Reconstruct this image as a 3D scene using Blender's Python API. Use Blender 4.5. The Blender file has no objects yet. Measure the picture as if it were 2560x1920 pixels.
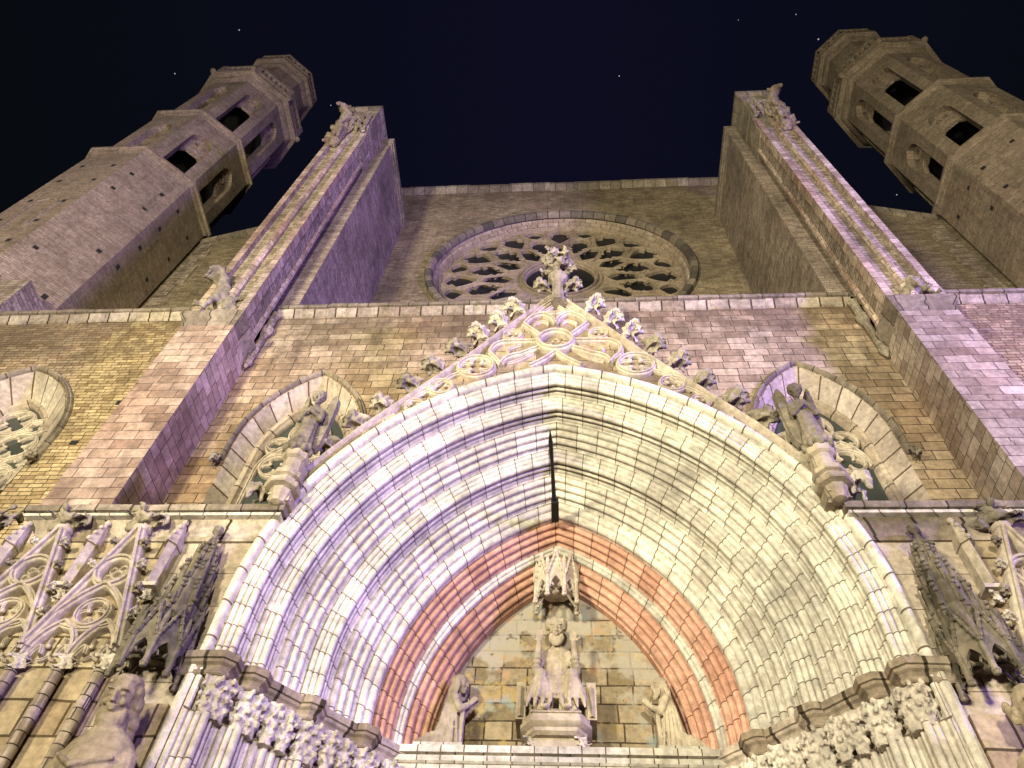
import bpy, bmesh, math, random
from math import pi, sin, cos, sqrt, atan2, radians, acos
from mathutils import Vector, Matrix, noise
from mathutils.geometry import tessellate_polygon

random.seed(7)
scene = bpy.context.scene
COL = scene.collection

# ------------------------------------------------------------------ camera, night sky, floodlights, exposure
cam_d = bpy.data.cameras.new("camera")
cam = bpy.data.objects.new("camera", cam_d)
COL.objects.link(cam)
cam_d.sensor_width = 36.0
cam_d.lens = 27.04
cam_d.clip_start = 0.1
cam_d.clip_end = 2000.0
_R = Vector((0.99757932, 0.05109205, 0.04717109))
_D = Vector((-0.01540984, 0.82391201, -0.56650819))
_F = Vector((-0.0678089, 0.56440996, 0.8227049))
cam.matrix_world = Matrix(((_R.x, -_D.x, -_F.x, 0.0), (_R.y, -_D.y, -_F.y, 0.0),
                           (_R.z, -_D.z, -_F.z, 1.6), (0, 0, 0, 1)))
scene.camera = cam

world = bpy.data.worlds.new("World")
scene.world = world
world.use_nodes = True
wn = world.node_tree
bg = wn.nodes["Background"]
# night sky: a little city glow over the church, darker and greener towards both sides
_tc = wn.nodes.new("ShaderNodeTexCoord")
_sp = wn.nodes.new("ShaderNodeSeparateXYZ")
wn.links.new(_tc.outputs["Generated"], _sp.inputs[0])
_ab = wn.nodes.new("ShaderNodeMath")
_ab.operation = 'ABSOLUTE'
wn.links.new(_sp.outputs["X"], _ab.inputs[0])
_rp = wn.nodes.new("ShaderNodeValToRGB")
_rp.color_ramp.elements[0].position = 0.05
_rp.color_ramp.elements[0].color = (0.0040, 0.0040, 0.0135, 1)
_rp.color_ramp.elements[1].position = 0.62
_rp.color_ramp.elements[1].color = (0.0022, 0.0032, 0.0042, 1)
wn.links.new(_ab.outputs[0], _rp.inputs[0])
wn.links.new(_rp.outputs[0], bg.inputs[0])
bg.inputs[1].default_value = 1.0


def lamp(name, loc, target, col, power, size, spot):
    d = bpy.data.lights.new(name, 'SPOT')
    d.energy = power
    d.color = col
    d.shadow_soft_size = size
    d.spot_size = radians(spot)
    d.spot_blend = 1.0
    o = bpy.data.objects.new(name, d)
    COL.objects.link(o)
    o.location = loc
    o.rotation_euler = (Vector(target) - Vector(loc)).to_track_quat('-Z', 'Y').to_euler()
    return o


lamp("floodlight_warm", (-10.0, -9.0, 7.0), (1.0, 11.0, 25.0), (1.0, 0.93, 0.62), 26500, 1.0, 130)
lamp("floodlight_violet", (20.5, -4.0, 12.0), (-9.0, 10.0, 19.0), (0.41, 0.29, 1.0), 44000, 1.5, 88)
lamp("floodlight_rose", (0.5, -15.0, 5.5), (0.0, 9.0, 20.0), (1.0, 0.92, 0.75), 24500, 0.8, 120)

scene.view_settings.view_transform = 'Standard'
scene.view_settings.look = 'None'
scene.view_settings.exposure = 0.0
scene.view_settings.gamma = 1.0

# ------------------------------------------------------------------ materials


def N(nt, t, **kw):
    n = nt.nodes.new(t)
    for k, v in kw.items():
        setattr(n, k, v)
    return n


def stone(name, c1, c2, bw=0.0, bh=0.0, mort=0.012, mc=(0.05, 0.035, 0.022), dark=0.45, dark_scale=0.35,
          grain=0.34, bump=0.45, offset=0.5, warp=0.012, streak=0.3, tone=None, lichen=0.0, rough=0.9, soot=None):
    """weathered limestone; bw/bh > 0 lays it in courses along the mesh's own surface coordinates (metres)"""
    m = bpy.data.materials.new(name)
    m.use_nodes = True
    nt = m.node_tree
    L = nt.links.new
    bs = nt.nodes["Principled BSDF"]
    bs.inputs["Roughness"].default_value = rough
    bs.inputs["Specular IOR Level"].default_value = 0.25
    geo = N(nt, "ShaderNodeNewGeometry")
    pos = geo.outputs["Position"]

    def tex(scale, detail=4.0, roughn=0.6, vec=pos, dim='3D'):
        t = N(nt, "ShaderNodeTexNoise", noise_dimensions=dim)
        t.inputs["Scale"].default_value = scale
        t.inputs["Detail"].default_value = detail
        t.inputs["Roughness"].default_value = roughn
        L(vec, t.inputs["Vector"])
        return t

    def ramp(src, a, b, lo, hi):
        r = N(nt, "ShaderNodeMapRange")
        r.inputs["From Min"].default_value = a
        r.inputs["From Max"].default_value = b
        r.inputs["To Min"].default_value = lo
        r.inputs["To Max"].default_value = hi
        L(src, r.inputs["Value"])
        return r.outputs[0]

    def mix(fac, a, b, mode='MIX'):
        x = N(nt, "ShaderNodeMix", data_type='RGBA', blend_type=mode, clamp_factor=True)
        for s, v in ((0, fac), (6, a), (7, b)):
            if hasattr(v, "links") or hasattr(v, "is_output"):
                L(v, x.inputs[s])
            elif s == 0:
                x.inputs[0].default_value = v
            else:
                x.inputs[s].default_value = (v[0], v[1], v[2], 1)
        return x.outputs[2]

    def val_col(v):
        c = N(nt, "ShaderNodeCombineColor")
        for i in range(3):
            L(v, c.inputs[i])
        return c.outputs[0]

    height = None
    if bw > 0:
        uv = N(nt, "ShaderNodeTexCoord").outputs["UV"]
        wt = tex(1.3, 2.0, 0.5)
        wv = N(nt, "ShaderNodeVectorMath", operation='MULTIPLY_ADD')
        L(wt.outputs["Color"], wv.inputs[0])
        wv.inputs[1].default_value = (warp * 4, warp * 4, 0)
        L(uv, wv.inputs[2])
        br = N(nt, "ShaderNodeTexBrick")
        br.offset = offset
        br.squash = 0.82
        br.squash_frequency = 3
        L(wv.outputs[0], br.inputs["Vector"])
        br.inputs["Color1"].default_value = (*c1, 1)
        br.inputs["Color2"].default_value = (*c2, 1)
        br.inputs["Mortar"].default_value = (*mc, 1)
        br.inputs["Scale"].default_value = 1.0
        br.inputs["Mortar Size"].default_value = mort
        br.inputs["Mortar Smooth"].default_value = 0.35
        br.inputs["Brick Width"].default_value = bw
        br.inputs["Row Height"].default_value = bh
        col = br.outputs["Color"]
        height = br.outputs["Fac"]
    else:
        col = mix(ramp(tex(1.1, 5.0).outputs["Fac"], 0.35, 0.65, 0, 1), c1, c2)
    # grain
    g = tex(11.0, 6.0, 0.7)
    col = mix(1.0, col, val_col(ramp(g.outputs["Fac"], 0.25, 0.75, 1 - grain * 1.3, 1 + grain)), 'MULTIPLY')
    md = tex(4.3, 6.0, 0.72)
    col = mix(1.0, col, val_col(ramp(md.outputs["Fac"], 0.3, 0.7, 0.78, 1.16)), 'MULTIPLY')
    # blotches of grime
    bl = tex(dark_scale, 9.0, 0.68)
    col = mix(1.0, col, val_col(ramp(bl.outputs["Fac"], 0.42, 0.66, 1.0, 1 - dark)), 'MULTIPLY')
    b2 = tex(2.6, 6.0, 0.7)
    col = mix(ramp(b2.outputs["Fac"], 0.52, 0.72, 0.0, dark * 0.9), col, (0.13, 0.095, 0.06))
    # rain streaks
    if streak > 0:
        mp = N(nt, "ShaderNodeMapping")
        mp.inputs["Scale"].default_value = (1.0, 1.0, 0.16)
        L(pos, mp.inputs["Vector"])
        s = tex(3.2, 5.0, 0.6, mp.outputs[0])
        col = mix(1.0, col, val_col(ramp(s.outputs["Fac"], 0.5, 0.72, 1.0, 1 - streak)), 'MULTIPLY')
    if lichen > 0:
        li = tex(4.5, 7.0, 0.75)
        col = mix(ramp(li.outputs["Fac"], 0.5, 0.62, 0.0, lichen), col, (0.05, 0.045, 0.03))
    if tone:
        tn = tex(0.22, 3.0, 0.5)
        col = mix(ramp(tn.outputs["Fac"], 0.4, 0.62, 0.0, 0.75), col, mix(1.0, col, tone, 'MULTIPLY'))
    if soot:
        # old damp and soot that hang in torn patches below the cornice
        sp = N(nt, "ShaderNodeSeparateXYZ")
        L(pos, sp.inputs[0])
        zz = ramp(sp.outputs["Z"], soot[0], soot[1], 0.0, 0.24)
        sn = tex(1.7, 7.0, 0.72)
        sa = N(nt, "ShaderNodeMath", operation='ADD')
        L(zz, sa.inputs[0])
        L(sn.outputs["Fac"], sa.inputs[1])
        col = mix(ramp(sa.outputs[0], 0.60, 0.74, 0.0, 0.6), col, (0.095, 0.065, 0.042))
    L(col, bs.inputs["Base Color"])
    # relief
    fine = tex(26.0, 5.0, 0.7)
    h0 = ramp(fine.outputs["Fac"], 0, 1, 0, 0.35)
    h1 = ramp(md.outputs["Fac"], 0.2, 0.8, 0, 0.8)
    ha = N(nt, "ShaderNodeMath", operation='ADD')
    L(h0, ha.inputs[0])
    L(h1, ha.inputs[1])
    h = ha.outputs[0]
    if height is not None:
        sub = N(nt, "ShaderNodeMath", operation='SUBTRACT')
        L(h, sub.inputs[0])
        L(height, sub.inputs[1])
        h = sub.outputs[0]
    bp = N(nt, "ShaderNodeBump")
    bp.inputs["Strength"].default_value = bump
    bp.inputs["Distance"].default_value = 0.03
    L(h, bp.inputs["Height"])
    L(bp.outputs[0], bs.inputs["Normal"])
    return m


def plain(name, c, rough=0.6, metal=0.0, emit=None, strength=0.0):
    m = bpy.data.materials.new(name)
    m.use_nodes = True
    b = m.node_tree.nodes["Principled BSDF"]
    b.inputs["Base Color"].default_value = (*c, 1)
    b.inputs["Roughness"].default_value = rough
    b.inputs["Metallic"].default_value = metal
    if emit:
        b.inputs["Emission Color"].default_value = (*emit, 1)
        b.inputs["Emission Strength"].default_value = strength
    return m


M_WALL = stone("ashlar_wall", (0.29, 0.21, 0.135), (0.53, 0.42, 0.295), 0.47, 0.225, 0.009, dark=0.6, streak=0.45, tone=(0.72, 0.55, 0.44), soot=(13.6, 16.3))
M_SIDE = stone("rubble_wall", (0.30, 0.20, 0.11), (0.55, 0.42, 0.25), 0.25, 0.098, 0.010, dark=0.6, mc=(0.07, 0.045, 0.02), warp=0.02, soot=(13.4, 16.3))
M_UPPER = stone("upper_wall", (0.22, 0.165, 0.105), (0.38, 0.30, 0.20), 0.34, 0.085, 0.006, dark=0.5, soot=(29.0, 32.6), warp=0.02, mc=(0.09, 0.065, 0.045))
M_BUTT = stone("buttress_ashlar", (0.34, 0.25, 0.19), (0.60, 0.49, 0.40), 0.47, 0.225, 0.007, dark=0.5, tone=(0.72, 0.56, 0.48))
M_PIER = stone("pier_ashlar", (0.24, 0.18, 0.135), (0.46, 0.37, 0.29), 0.32, 0.125, 0.007, dark=0.5, warp=0.02)
M_TOWER = stone("tower_ashlar", (0.27, 0.20, 0.14), (0.37, 0.285, 0.21), 0.36, 0.095, 0.006, dark=0.32, warp=0.025, mc=(0.13, 0.095, 0.065))
M_TRIM = stone("dressed_stone", (0.36, 0.28, 0.20), (0.56, 0.46, 0.36), 0.62, 40.0, 0.014, dark=0.5)
M_CORN = stone("cornice_stone", (0.30, 0.23, 0.16), (0.62, 0.52, 0.42), 0.58, 40.0, 0.02, dark=0.55, lichen=0.35)
M_FASC = stone("weathered_fascia", (0.19, 0.15, 0.11), (0.38, 0.31, 0.24), 0.55, 40.0, 0.012, dark=0.5, lichen=0.4)
M_ARCH = stone("archivolt_stone", (0.57, 0.51, 0.42), (0.75, 0.69, 0.585), 0.31, 1.0, 0.008, dark=0.45, dark_scale=0.55, mc=(0.15, 0.11, 0.075), warp=0.0, streak=0.12, bump=0.3)
M_ORAN = stone("salmon_stone", (0.48, 0.255, 0.175), (0.62, 0.36, 0.26), 0.34, 1.0, 0.008, dark=0.35, mc=(0.16, 0.07, 0.045), warp=0.0, streak=0.1)
M_JAMB = stone("jamb_stone", (0.52, 0.45, 0.37), (0.70, 0.63, 0.54), 0.55, 1.0, 0.007, dark=0.4, dark_scale=0.6, mc=(0.15, 0.11, 0.075), warp=0.0, streak=0.12)
M_TRAC = stone("tracery_stone", (0.48, 0.39, 0.30), (0.64, 0.55, 0.44), dark=0.4, streak=0.15)
M_ROSE = stone("rose_stone", (0.27, 0.205, 0.14), (0.38, 0.30, 0.215), dark=0.35, streak=0.1)
M_ROSERING = stone("rose_ring_stone", (0.09, 0.075, 0.065), (0.30, 0.24, 0.18), 0.55, 40.0, 0.02, dark=0.4)
M_CARVE = stone("carved_stone", (0.48, 0.41, 0.33), (0.68, 0.60, 0.50), dark=0.4, lichen=0.2, streak=0.15)
M_CROCK = stone("crocket_stone", (0.25, 0.205, 0.155), (0.47, 0.40, 0.32), dark=0.55, lichen=0.5, streak=0.1)
M_STAT = stone("statue_stone", (0.36, 0.29, 0.205), (0.54, 0.45, 0.33), dark=0.5, grain=0.25, streak=0.3, lichen=0.12)
M_DARKST = stone("blackened_stone", (0.20, 0.165, 0.12), (0.42, 0.355, 0.27), dark=0.55, lichen=0.55)
M_GLASS = plain("window_glass", (0.045, 0.05, 0.045), 0.25)
M_NET = plain("dark_window", (0.012, 0.012, 0.014), 0.4)
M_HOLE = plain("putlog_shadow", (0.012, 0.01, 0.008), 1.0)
M_IRON = plain("wrought_iron", (0.02, 0.018, 0.016), 0.55, 0.6)
M_STAR = plain("star_light", (1, 1, 1), 1.0, 0.0, (0.9, 0.93, 1.0), 0.55)
M_ASH = stone("big_ashlar", (0.32, 0.23, 0.14), (0.56, 0.45, 0.30), 0.52, 0.36, 0.016, dark=0.5, mc=(0.09, 0.06, 0.03), warp=0.015)
M_SPAN = stone("spandrel_ashlar", (0.42, 0.33, 0.24), (0.62, 0.52, 0.42), 0.95, 0.46, 0.006, dark=0.45, mc=(0.14, 0.1, 0.07))
M_FIN = stone("finial_stone", (0.19, 0.155, 0.12), (0.40, 0.34, 0.27), dark=0.6, lichen=0.6, streak=0.1)
M_GPAN = stone("gable_panel", (0.20, 0.145, 0.095), (0.36, 0.275, 0.185), 0.5, 0.3, 0.007, dark=0.5)  # brown panel stone, darkened further as painted recess shade behind the bars
M_CANOPY = stone("blackened_canopy_stone", (0.12, 0.097, 0.07), (0.36, 0.30, 0.225), dark=0.6, lichen=0.7)
M_SAINT = stone("brown_statue_stone", (0.29, 0.22, 0.145), (0.47, 0.375, 0.26), dark=0.5, grain=0.3, streak=0.35, lichen=0.15)
M_DSTAT = stone("dark_statue_stone", (0.14, 0.115, 0.085), (0.30, 0.25, 0.185), dark=0.5, lichen=0.4)
M_CAP = stone("capital_stone", (0.54, 0.47, 0.39), (0.72, 0.65, 0.55), dark=0.35, lichen=0.08, streak=0.1)
M_PAVE = stone("paving_slabs", (0.16, 0.15, 0.14), (0.24, 0.22, 0.20), 0.8, 0.5, 0.008, dark=0.3, streak=0)

# tympanum: coursed blocks under the remains of wall paint
M_TYMP = stone("painted_tympanum", (0.22, 0.165, 0.095), (0.38, 0.30, 0.20), 0.40, 0.245, 0.012, dark=0.35, mc=(0.06, 0.04, 0.025), streak=0.1, warp=0.01)


def paint_tymp():
    nt = M_TYMP.node_tree
    L = nt.links.new
    bs = nt.nodes["Principled BSDF"]
    col = bs.inputs["Base Color"].links[0].from_socket
    geo = N(nt, "ShaderNodeNewGeometry").outputs["Position"]
    # plaster left on the upper part, in torn patches, with a few tints of old pigment
    def noise_(scale, seed):
        mp = N(nt, "ShaderNodeMapping")
        mp.inputs["Location"].default_value = (seed, seed * 2, seed * 3)
        L(geo, mp.inputs["Vector"])
        t = N(nt, "ShaderNodeTexNoise")
        t.inputs["Scale"].default_value = scale
        t.inputs["Detail"].default_value = 5
        t.inputs["Roughness"].default_value = 0.62
        L(mp.outputs[0], t.inputs["Vector"])
        return t.outputs["Fac"]
    sep = N(nt, "ShaderNodeSeparateXYZ")
    L(geo, sep.inputs[0])
    zf = N(nt, "ShaderNodeMapRange")
    zf.inputs["From Min"].default_value = 6.6
    zf.inputs["From Max"].default_value = 8.4
    zf.inputs["To Min"].default_value = -0.14
    zf.inputs["To Max"].default_value = 0.11
    L(sep.outputs["Z"], zf.inputs["Value"])
    add = N(nt, "ShaderNodeMath", operation='ADD')
    L(noise_(2.2, 3.0), add.inputs[0])
    L(zf.outputs[0], add.inputs[1])

    def layer(col, src, a, b, c, top):
        r = N(nt, "ShaderNodeMapRange")
        r.inputs["From Min"].default_value = a
        r.inputs["From Max"].default_value = b
        r.inputs["To Max"].default_value = top
        L(src, r.inputs["Value"])
        x = N(nt, "ShaderNodeMix", data_type='RGBA')
        L(r.outputs[0], x.inputs[0])
        L(col, x.inputs[6])
        x.inputs[7].default_value = (*c, 1)
        return x.outputs[2]
    col = layer(col, add.outputs[0], 0.49, 0.57, (0.36, 0.325, 0.27), 0.72)
    col = layer(col, noise_(2.4, 11.0), 0.57, 0.64, (0.42, 0.25, 0.14), 0.55)
    col = layer(col, noise_(2.9, 23.0), 0.59, 0.65, (0.26, 0.31, 0.29), 0.65)
    col = layer(col, noise_(3.4, 31.0), 0.59, 0.64, (0.38, 0.27, 0.10), 0.55)
    col = layer(col, noise_(5.5, 47.0), 0.65, 0.67, (0.10, 0.085, 0.07), 0.8)
    L(col, bs.inputs["Base Color"])


paint_tymp()

# ------------------------------------------------------------------ mesh helpers


class MB:
    def __init__(self, xf=None):
        self.v, self.f, self.uv = [], [], []
        self.xf = xf

    def add(self, verts, faces, uvs=None):
        b = len(self.v)
        for p in verts:
            p = Vector(p)
            if self.xf is not None:
                p = self.xf @ p
            self.v.append(p)
        for i, f in enumerate(faces):
            self.f.append([b + k for k in f])
            self.uv.append(uvs[i] if uvs else None)

    def box(self, x0, x1, y0, y1, z0, z1):
        v = [(x, y, z) for z in (z0, z1) for y in (y0, y1) for x in (x0, x1)]
        self.add(v, [(0, 1, 3, 2), (4, 5, 7, 6), (0, 1, 5, 4), (2, 3, 7, 6), (0, 2, 6, 4), (1, 3, 7, 5)])

    def prism(self, poly, z0, z1, top=None):
        n = len(poly)
        t = top or poly
        v = [(x, y, z0) for x, y in poly] + [(x, y, z1) for x, y in t]
        f = [(i, (i + 1) % n, n + (i + 1) % n, n + i) for i in range(n)]
        f += [tuple(range(n)), tuple(range(n, 2 * n))]
        self.add(v, f)

    def plate(self, polys, y0, y1):
        """extrude an XZ outline (polys[0]) with holes (polys[1:]) from depth y0 (front) to y1"""
        flat = [p for poly in polys for p in poly]
        tri = tessellate_polygon([[Vector((p[0], p[1], 0)) for p in poly] for poly in polys])
        n = len(flat)
        v = [(x, y0, z) for x, z in flat] + [(x, y1, z) for x, z in flat]
        f = [tuple(t) for t in tri] + [tuple(n + k for k in t) for t in tri]
        b = 0
        for poly in polys:
            m = len(poly)
            f += [(b + i, b + (i + 1) % m, n + b + (i + 1) % m, n + b + i) for i in range(m)]
            b += m
        self.add(v, f)

    def loft(self, rings, ring_closed=False, path_closed=False, uvs=None, caps=False):
        """rings: equal-length lists of points; uvs: matching (u, v) per point"""
        n = len(rings[0])
        v = [p for r in rings for p in r]
        f, fu = [], []
        R = len(rings)
        for i in range(R if path_closed else R - 1):
            j = (i + 1) % R
            for k in range(n if ring_closed else n - 1):
                l = (k + 1) % n
                f.append((i * n + k, i * n + l, j * n + l, j * n + k))
                if uvs:
                    fu.append((uvs[i][k], uvs[i][l], uvs[j][l], uvs[j][k]))
        if caps:
            f.append(tuple(range(n)))
            f.append(tuple((R - 1) * n + k for k in range(n)))
            if uvs:
                fu += [tuple((0, 0) for _ in range(n))] * 2
        self.add(v, f, fu if uvs else None)

    def sweep(self, pts, prof, closed=False, ucum=None, caps=True):
        """sweep profile [(normal offset, y)] along an XZ polyline; u runs along it"""
        n = len(pts)
        rings, uvs = [], []
        u = 0.0
        pc = [0.0]
        for a, b in zip(prof, prof[1:]):
            pc.append(pc[-1] + math.hypot(a[0] - b[0], a[1] - b[1]))
        for i in range(n):
            p = Vector(pts[i])
            if closed:
                d1 = (p - Vector(pts[i - 1])).normalized()
                d2 = (Vector(pts[(i + 1) % n]) - p).normalized()
            else:
                d1 = (p - Vector(pts[i - 1])).normalized() if i else (Vector(pts[1]) - p).normalized()
                d2 = (Vector(pts[i + 1]) - p).normalized() if i < n - 1 else d1
            n1, n2 = Vector((-d1.y, d1.x)), Vector((-d2.y, d2.x))
            m = (n1 + n2) / max(0.35, 1 + n1.dot(n2))
            if i:
                u += (p - Vector(pts[i - 1])).length
            rings.append([(p.x + m.x * o, y, p.y + m.y * o) for o, y in prof])
            uvs.append([(u, c) for c in pc])
        if closed:
            rings.append(rings[0])
            u += (Vector(pts[0]) - Vector(pts[-1])).length
            uvs.append([(u, c) for c in pc])
        self.loft(rings, False, False, uvs)
        if caps and not closed:
            self.add(rings[0], [tuple(range(len(prof)))])
            self.add(rings[-1], [tuple(range(len(prof)))])

    def bar(self, pts, w, yb, yf, closed=False, flat=0.0):
        """tracery bar: moulded section of width w from depth yb (back) to ridge yf (front)"""
        h = w / 2
        d = yb - yf
        s = min(d * 0.5, w * 0.8)
        prof = [(-h, yb), (-h, yf + s), (-h * 0.8, yf + s * 0.75), (-h * 0.42, yf + s * 0.62), (-h * 0.36, yf + s * 0.2), (0, yf),
                (h * 0.36, yf + s * 0.2), (h * 0.42, yf + s * 0.62), (h * 0.8, yf + s * 0.75), (h, yf + s), (h, yb)]
        self.sweep(pts, prof, closed)

    def lathe(self, c, prof, n=12, a0=0.0, caps=True):
        rings = [[(c[0] + r * cos(a0 + 2 * pi * k / n), c[1] + r * sin(a0 + 2 * pi * k / n), c[2] + z) for k in range(n)] for r, z in prof]
        self.loft(rings, True, False, None, caps)

    def tube(self, pts, rad, n=8):
        """round tube through 3-D points with a radius per point"""
        rings = []
        pts = [Vector(p) for p in pts]
        if not isinstance(rad, (list, tuple)):
            rad = [rad] * len(pts)
        for i, p in enumerate(pts):
            t = (pts[min(i + 1, len(pts) - 1)] - pts[max(i - 1, 0)]).normalized()
            a = Vector((0, 0, 1)) if abs(t.z) < 0.9 else Vector((1, 0, 0))
            x = t.cross(a).normalized()
            y = t.cross(x)
            rings.append([p + x * rad[i] * cos(2 * pi * k / n) + y * rad[i] * sin(2 * pi * k / n) for k in range(n)])
        self.loft(rings, True, False, None, True)

    def ball(self, c, r, seg=12, rot=None):
        if not isinstance(r, (list, tuple)):
            r = (r, r, r)
        c = Vector(c)
        rings = []
        for i in range(seg // 2 + 1):
            th = pi * (i + 0.02) / (seg // 2 + 0.04)
            ring = []
            for k in range(seg):
                q = Vector((r[0] * sin(th) * cos(2 * pi * k / seg), r[1] * sin(th) * sin(2 * pi * k / seg), r[2] * cos(th)))
                if rot is not None:
                    q = rot @ q
                ring.append(c + q)
            rings.append(ring)
        self.loft(rings, True, False, None, True)

    def mesh(self, name, mat, sharp=35.0):
        bm = bmesh.new()
        vs = [bm.verts.new(p) for p in self.v]
        lay = bm.loops.layers.uv.new("UVMap")
        for f, uv in zip(self.f, self.uv):
            ids = []
            for k in f:
                if k not in ids:
                    ids.append(k)
            if len(ids) < 3:
                continue
            try:
                face = bm.faces.new([vs[k] for k in ids])
            except ValueError:
                continue
            face.smooth = True
            if uv and len(uv) == len(ids):
                for lp, q in zip(face.loops, uv):
                    lp[lay].uv = q
            else:
                face.normal_update()
                nn = face.normal
                if abs(nn.z) > 0.8:
                    for lp in face.loops:
                        lp[lay].uv = (lp.vert.co.x, lp.vert.co.y)
                else:
                    t = Vector((0, 0, 1)).cross(nn).normalized()
                    if abs(t.x) > abs(t.y):
                        t = t if t.x > 0 else -t
                    else:
                        t = t if t.y > 0 else -t
                    for lp in face.loops:
                        lp[lay].uv = (lp.vert.co.dot(t), lp.vert.co.z)
        bmesh.ops.recalc_face_normals(bm, faces=bm.faces[:])
        me = bpy.data.meshes.new(name)
        bm.to_mesh(me)
        bm.free()
        me.materials.append(mat)
        try:
            me.set_sharp_from_angle(angle=radians(sharp))
        except Exception:
            pass
        return me

    def build(self, name, mat, parent=None, sharp=35.0):
        return link(name, self.mesh(name, mat, sharp), parent)


def curve_plate(mb, polys, y0, y1):
    """like MB.plate, filled by a 2-D curve: safe for many holes"""
    cu = bpy.data.curves.new("outline", 'CURVE')
    cu.dimensions = '2D'
    cu.fill_mode = 'BOTH'
    cu.extrude = (y1 - y0) / 2
    for poly in polys:
        sp = cu.splines.new('POLY')
        sp.points.add(len(poly) - 1)
        for p, q in zip(sp.points, poly):
            p.co = (q[0], q[1], 0, 1)
        sp.use_cyclic_u = True
    o = bpy.data.objects.new("outline", cu)
    COL.objects.link(o)
    me = bpy.data.meshes.new_from_object(o.evaluated_get(bpy.context.evaluated_depsgraph_get()))
    ym = (y0 + y1) / 2
    mb.add([(v.co.x, ym - v.co.z, v.co.y) for v in me.vertices], [tuple(p.vertices) for p in me.polygons])
    bpy.data.objects.remove(o)
    bpy.data.curves.remove(cu)
    bpy.data.meshes.remove(me)


def link(name, me, parent=None, label=None):
    o = bpy.data.objects.new(name, me)
    COL.objects.link(o)
    if parent is not None:
        o.parent = parent
    if label:
        o["label"] = label
    return o


def thing(name, label, cat, group=None, loc=(0, 0, 0)):
    o = bpy.data.objects.new(name, None)
    COL.objects.link(o)
    o.location = loc
    o["label"] = label
    o["category"] = cat
    if group:
        o["group"] = group
    return o


def tag(o, label, cat, group=None, kind=None):
    o["label"] = label
    if cat:
        o["category"] = cat
    if group:
        o["group"] = group
    if kind:
        o["kind"] = kind
    return o


def sculpt(mb, name, mat, voxel=0.02, smooth=1, disp=0.0, freq=6.0, fine=0.0):
    """fuse the closed shapes of mb into one carved surface, then weather it"""
    me = mb.mesh(name + "_rough", mat)
    o = bpy.data.objects.new("rough", me)
    COL.objects.link(o)
    r = o.modifiers.new("fuse", 'REMESH')
    r.mode = 'VOXEL'
    r.voxel_size = voxel
    if smooth:
        s = o.modifiers.new("soft", 'SMOOTH')
        s.iterations = smooth
        s.factor = 0.5
    dg = bpy.context.evaluated_depsgraph_get()
    out = bpy.data.meshes.new_from_object(o.evaluated_get(dg))
    out.name = name
    bpy.data.objects.remove(o)
    bpy.data.meshes.remove(me)
    if disp or fine:
        ns = [v.normal.copy() for v in out.vertices]
        for v, n in zip(out.vertices, ns):
            d = 0.0
            if disp:
                d += disp * (noise.turbulence(v.co * freq, 3, False) - 0.55)
            if fine:
                d += fine * noise.noise(v.co * 38.0)
            v.co += n * d
    if not out.materials:
        out.materials.append(mat)
    for p in out.polygons:
        p.use_smooth = True
    out.update()
    return out


def arch(cx, w, zs, rise, n=24, z0=None):
    """pointed arch from the left springing over the apex to the right one; z0 adds straight sides"""
    c = (rise * rise - w * w) / (2 * w)
    r = w + c
    a_end = acos(max(-1, min(1, -c / r)))
    left = []
    for i in range(n + 1):
        a = pi + (a_end - pi) * i / n
        left.append((c + r * cos(a), r * sin(a)))
    left[-1] = (0.0, left[-1][1])
    pts = [(cx + x, zs + z) for x, z in left] + [(cx - x, zs + z) for x, z in reversed(left[:-1])]
    if z0 is not None and z0 < zs - 1e-4:
        pts = [(cx - w, z0)] + pts + [(cx + w, z0)]
    return pts


def circ(cx, cz, r, n=32, a0=0.0, a1=2 * pi):
    full = abs(a1 - a0 - 2 * pi) < 1e-6
    m = n if full else n + 1
    return [(cx + r * cos(a0 + (a1 - a0) * i / n), cz + r * sin(a0 + (a1 - a0) * i / n)) for i in range(m)]


def bez(p0, p1, p2, p3=None, n=10):
    out = []
    for i in range(n + 1):
        t = i / n
        if p3 is None:
            a, b, c = (1 - t) ** 2, 2 * t * (1 - t), t * t
            out.append((a * p0[0] + b * p1[0] + c * p2[0], a * p0[1] + b * p1[1] + c * p2[1]))
        else:
            a, b, c, d = (1 - t) ** 3, 3 * t * (1 - t) ** 2, 3 * t * t * (1 - t), t ** 3
            out.append((a * p0[0] + b * p1[0] + c * p2[0] + d * p3[0], a * p0[1] + b * p1[1] + c * p2[1] + d * p3[1]))
    return out


def ngon(cx, cy, r_in, n=8):
    R = r_in / cos(pi / n)
    return [(cx + R * cos(pi / n + 2 * pi * k / n), cy + R * sin(pi / n + 2 * pi * k / n)) for k in range(n)]


def offset_copy(o, loc, rotz=0.0, scale=None, parent=None, label=None):
    c = o.copy()
    COL.objects.link(c)
    c.location = loc
    c.rotation_euler = (0, 0, rotz)
    if scale:
        c.scale = scale
    c.parent = parent
    if label:
        c["label"] = label
    return c


CX = -0.13            # the church's axis: the camera stands a little to the right of it
YP = 6.45             # wall of the portal block
YW = 8.18             # lower front wall
YR = 11.35            # upper front wall with the rose
XB = 6.30             # inner side of the buttresses


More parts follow.
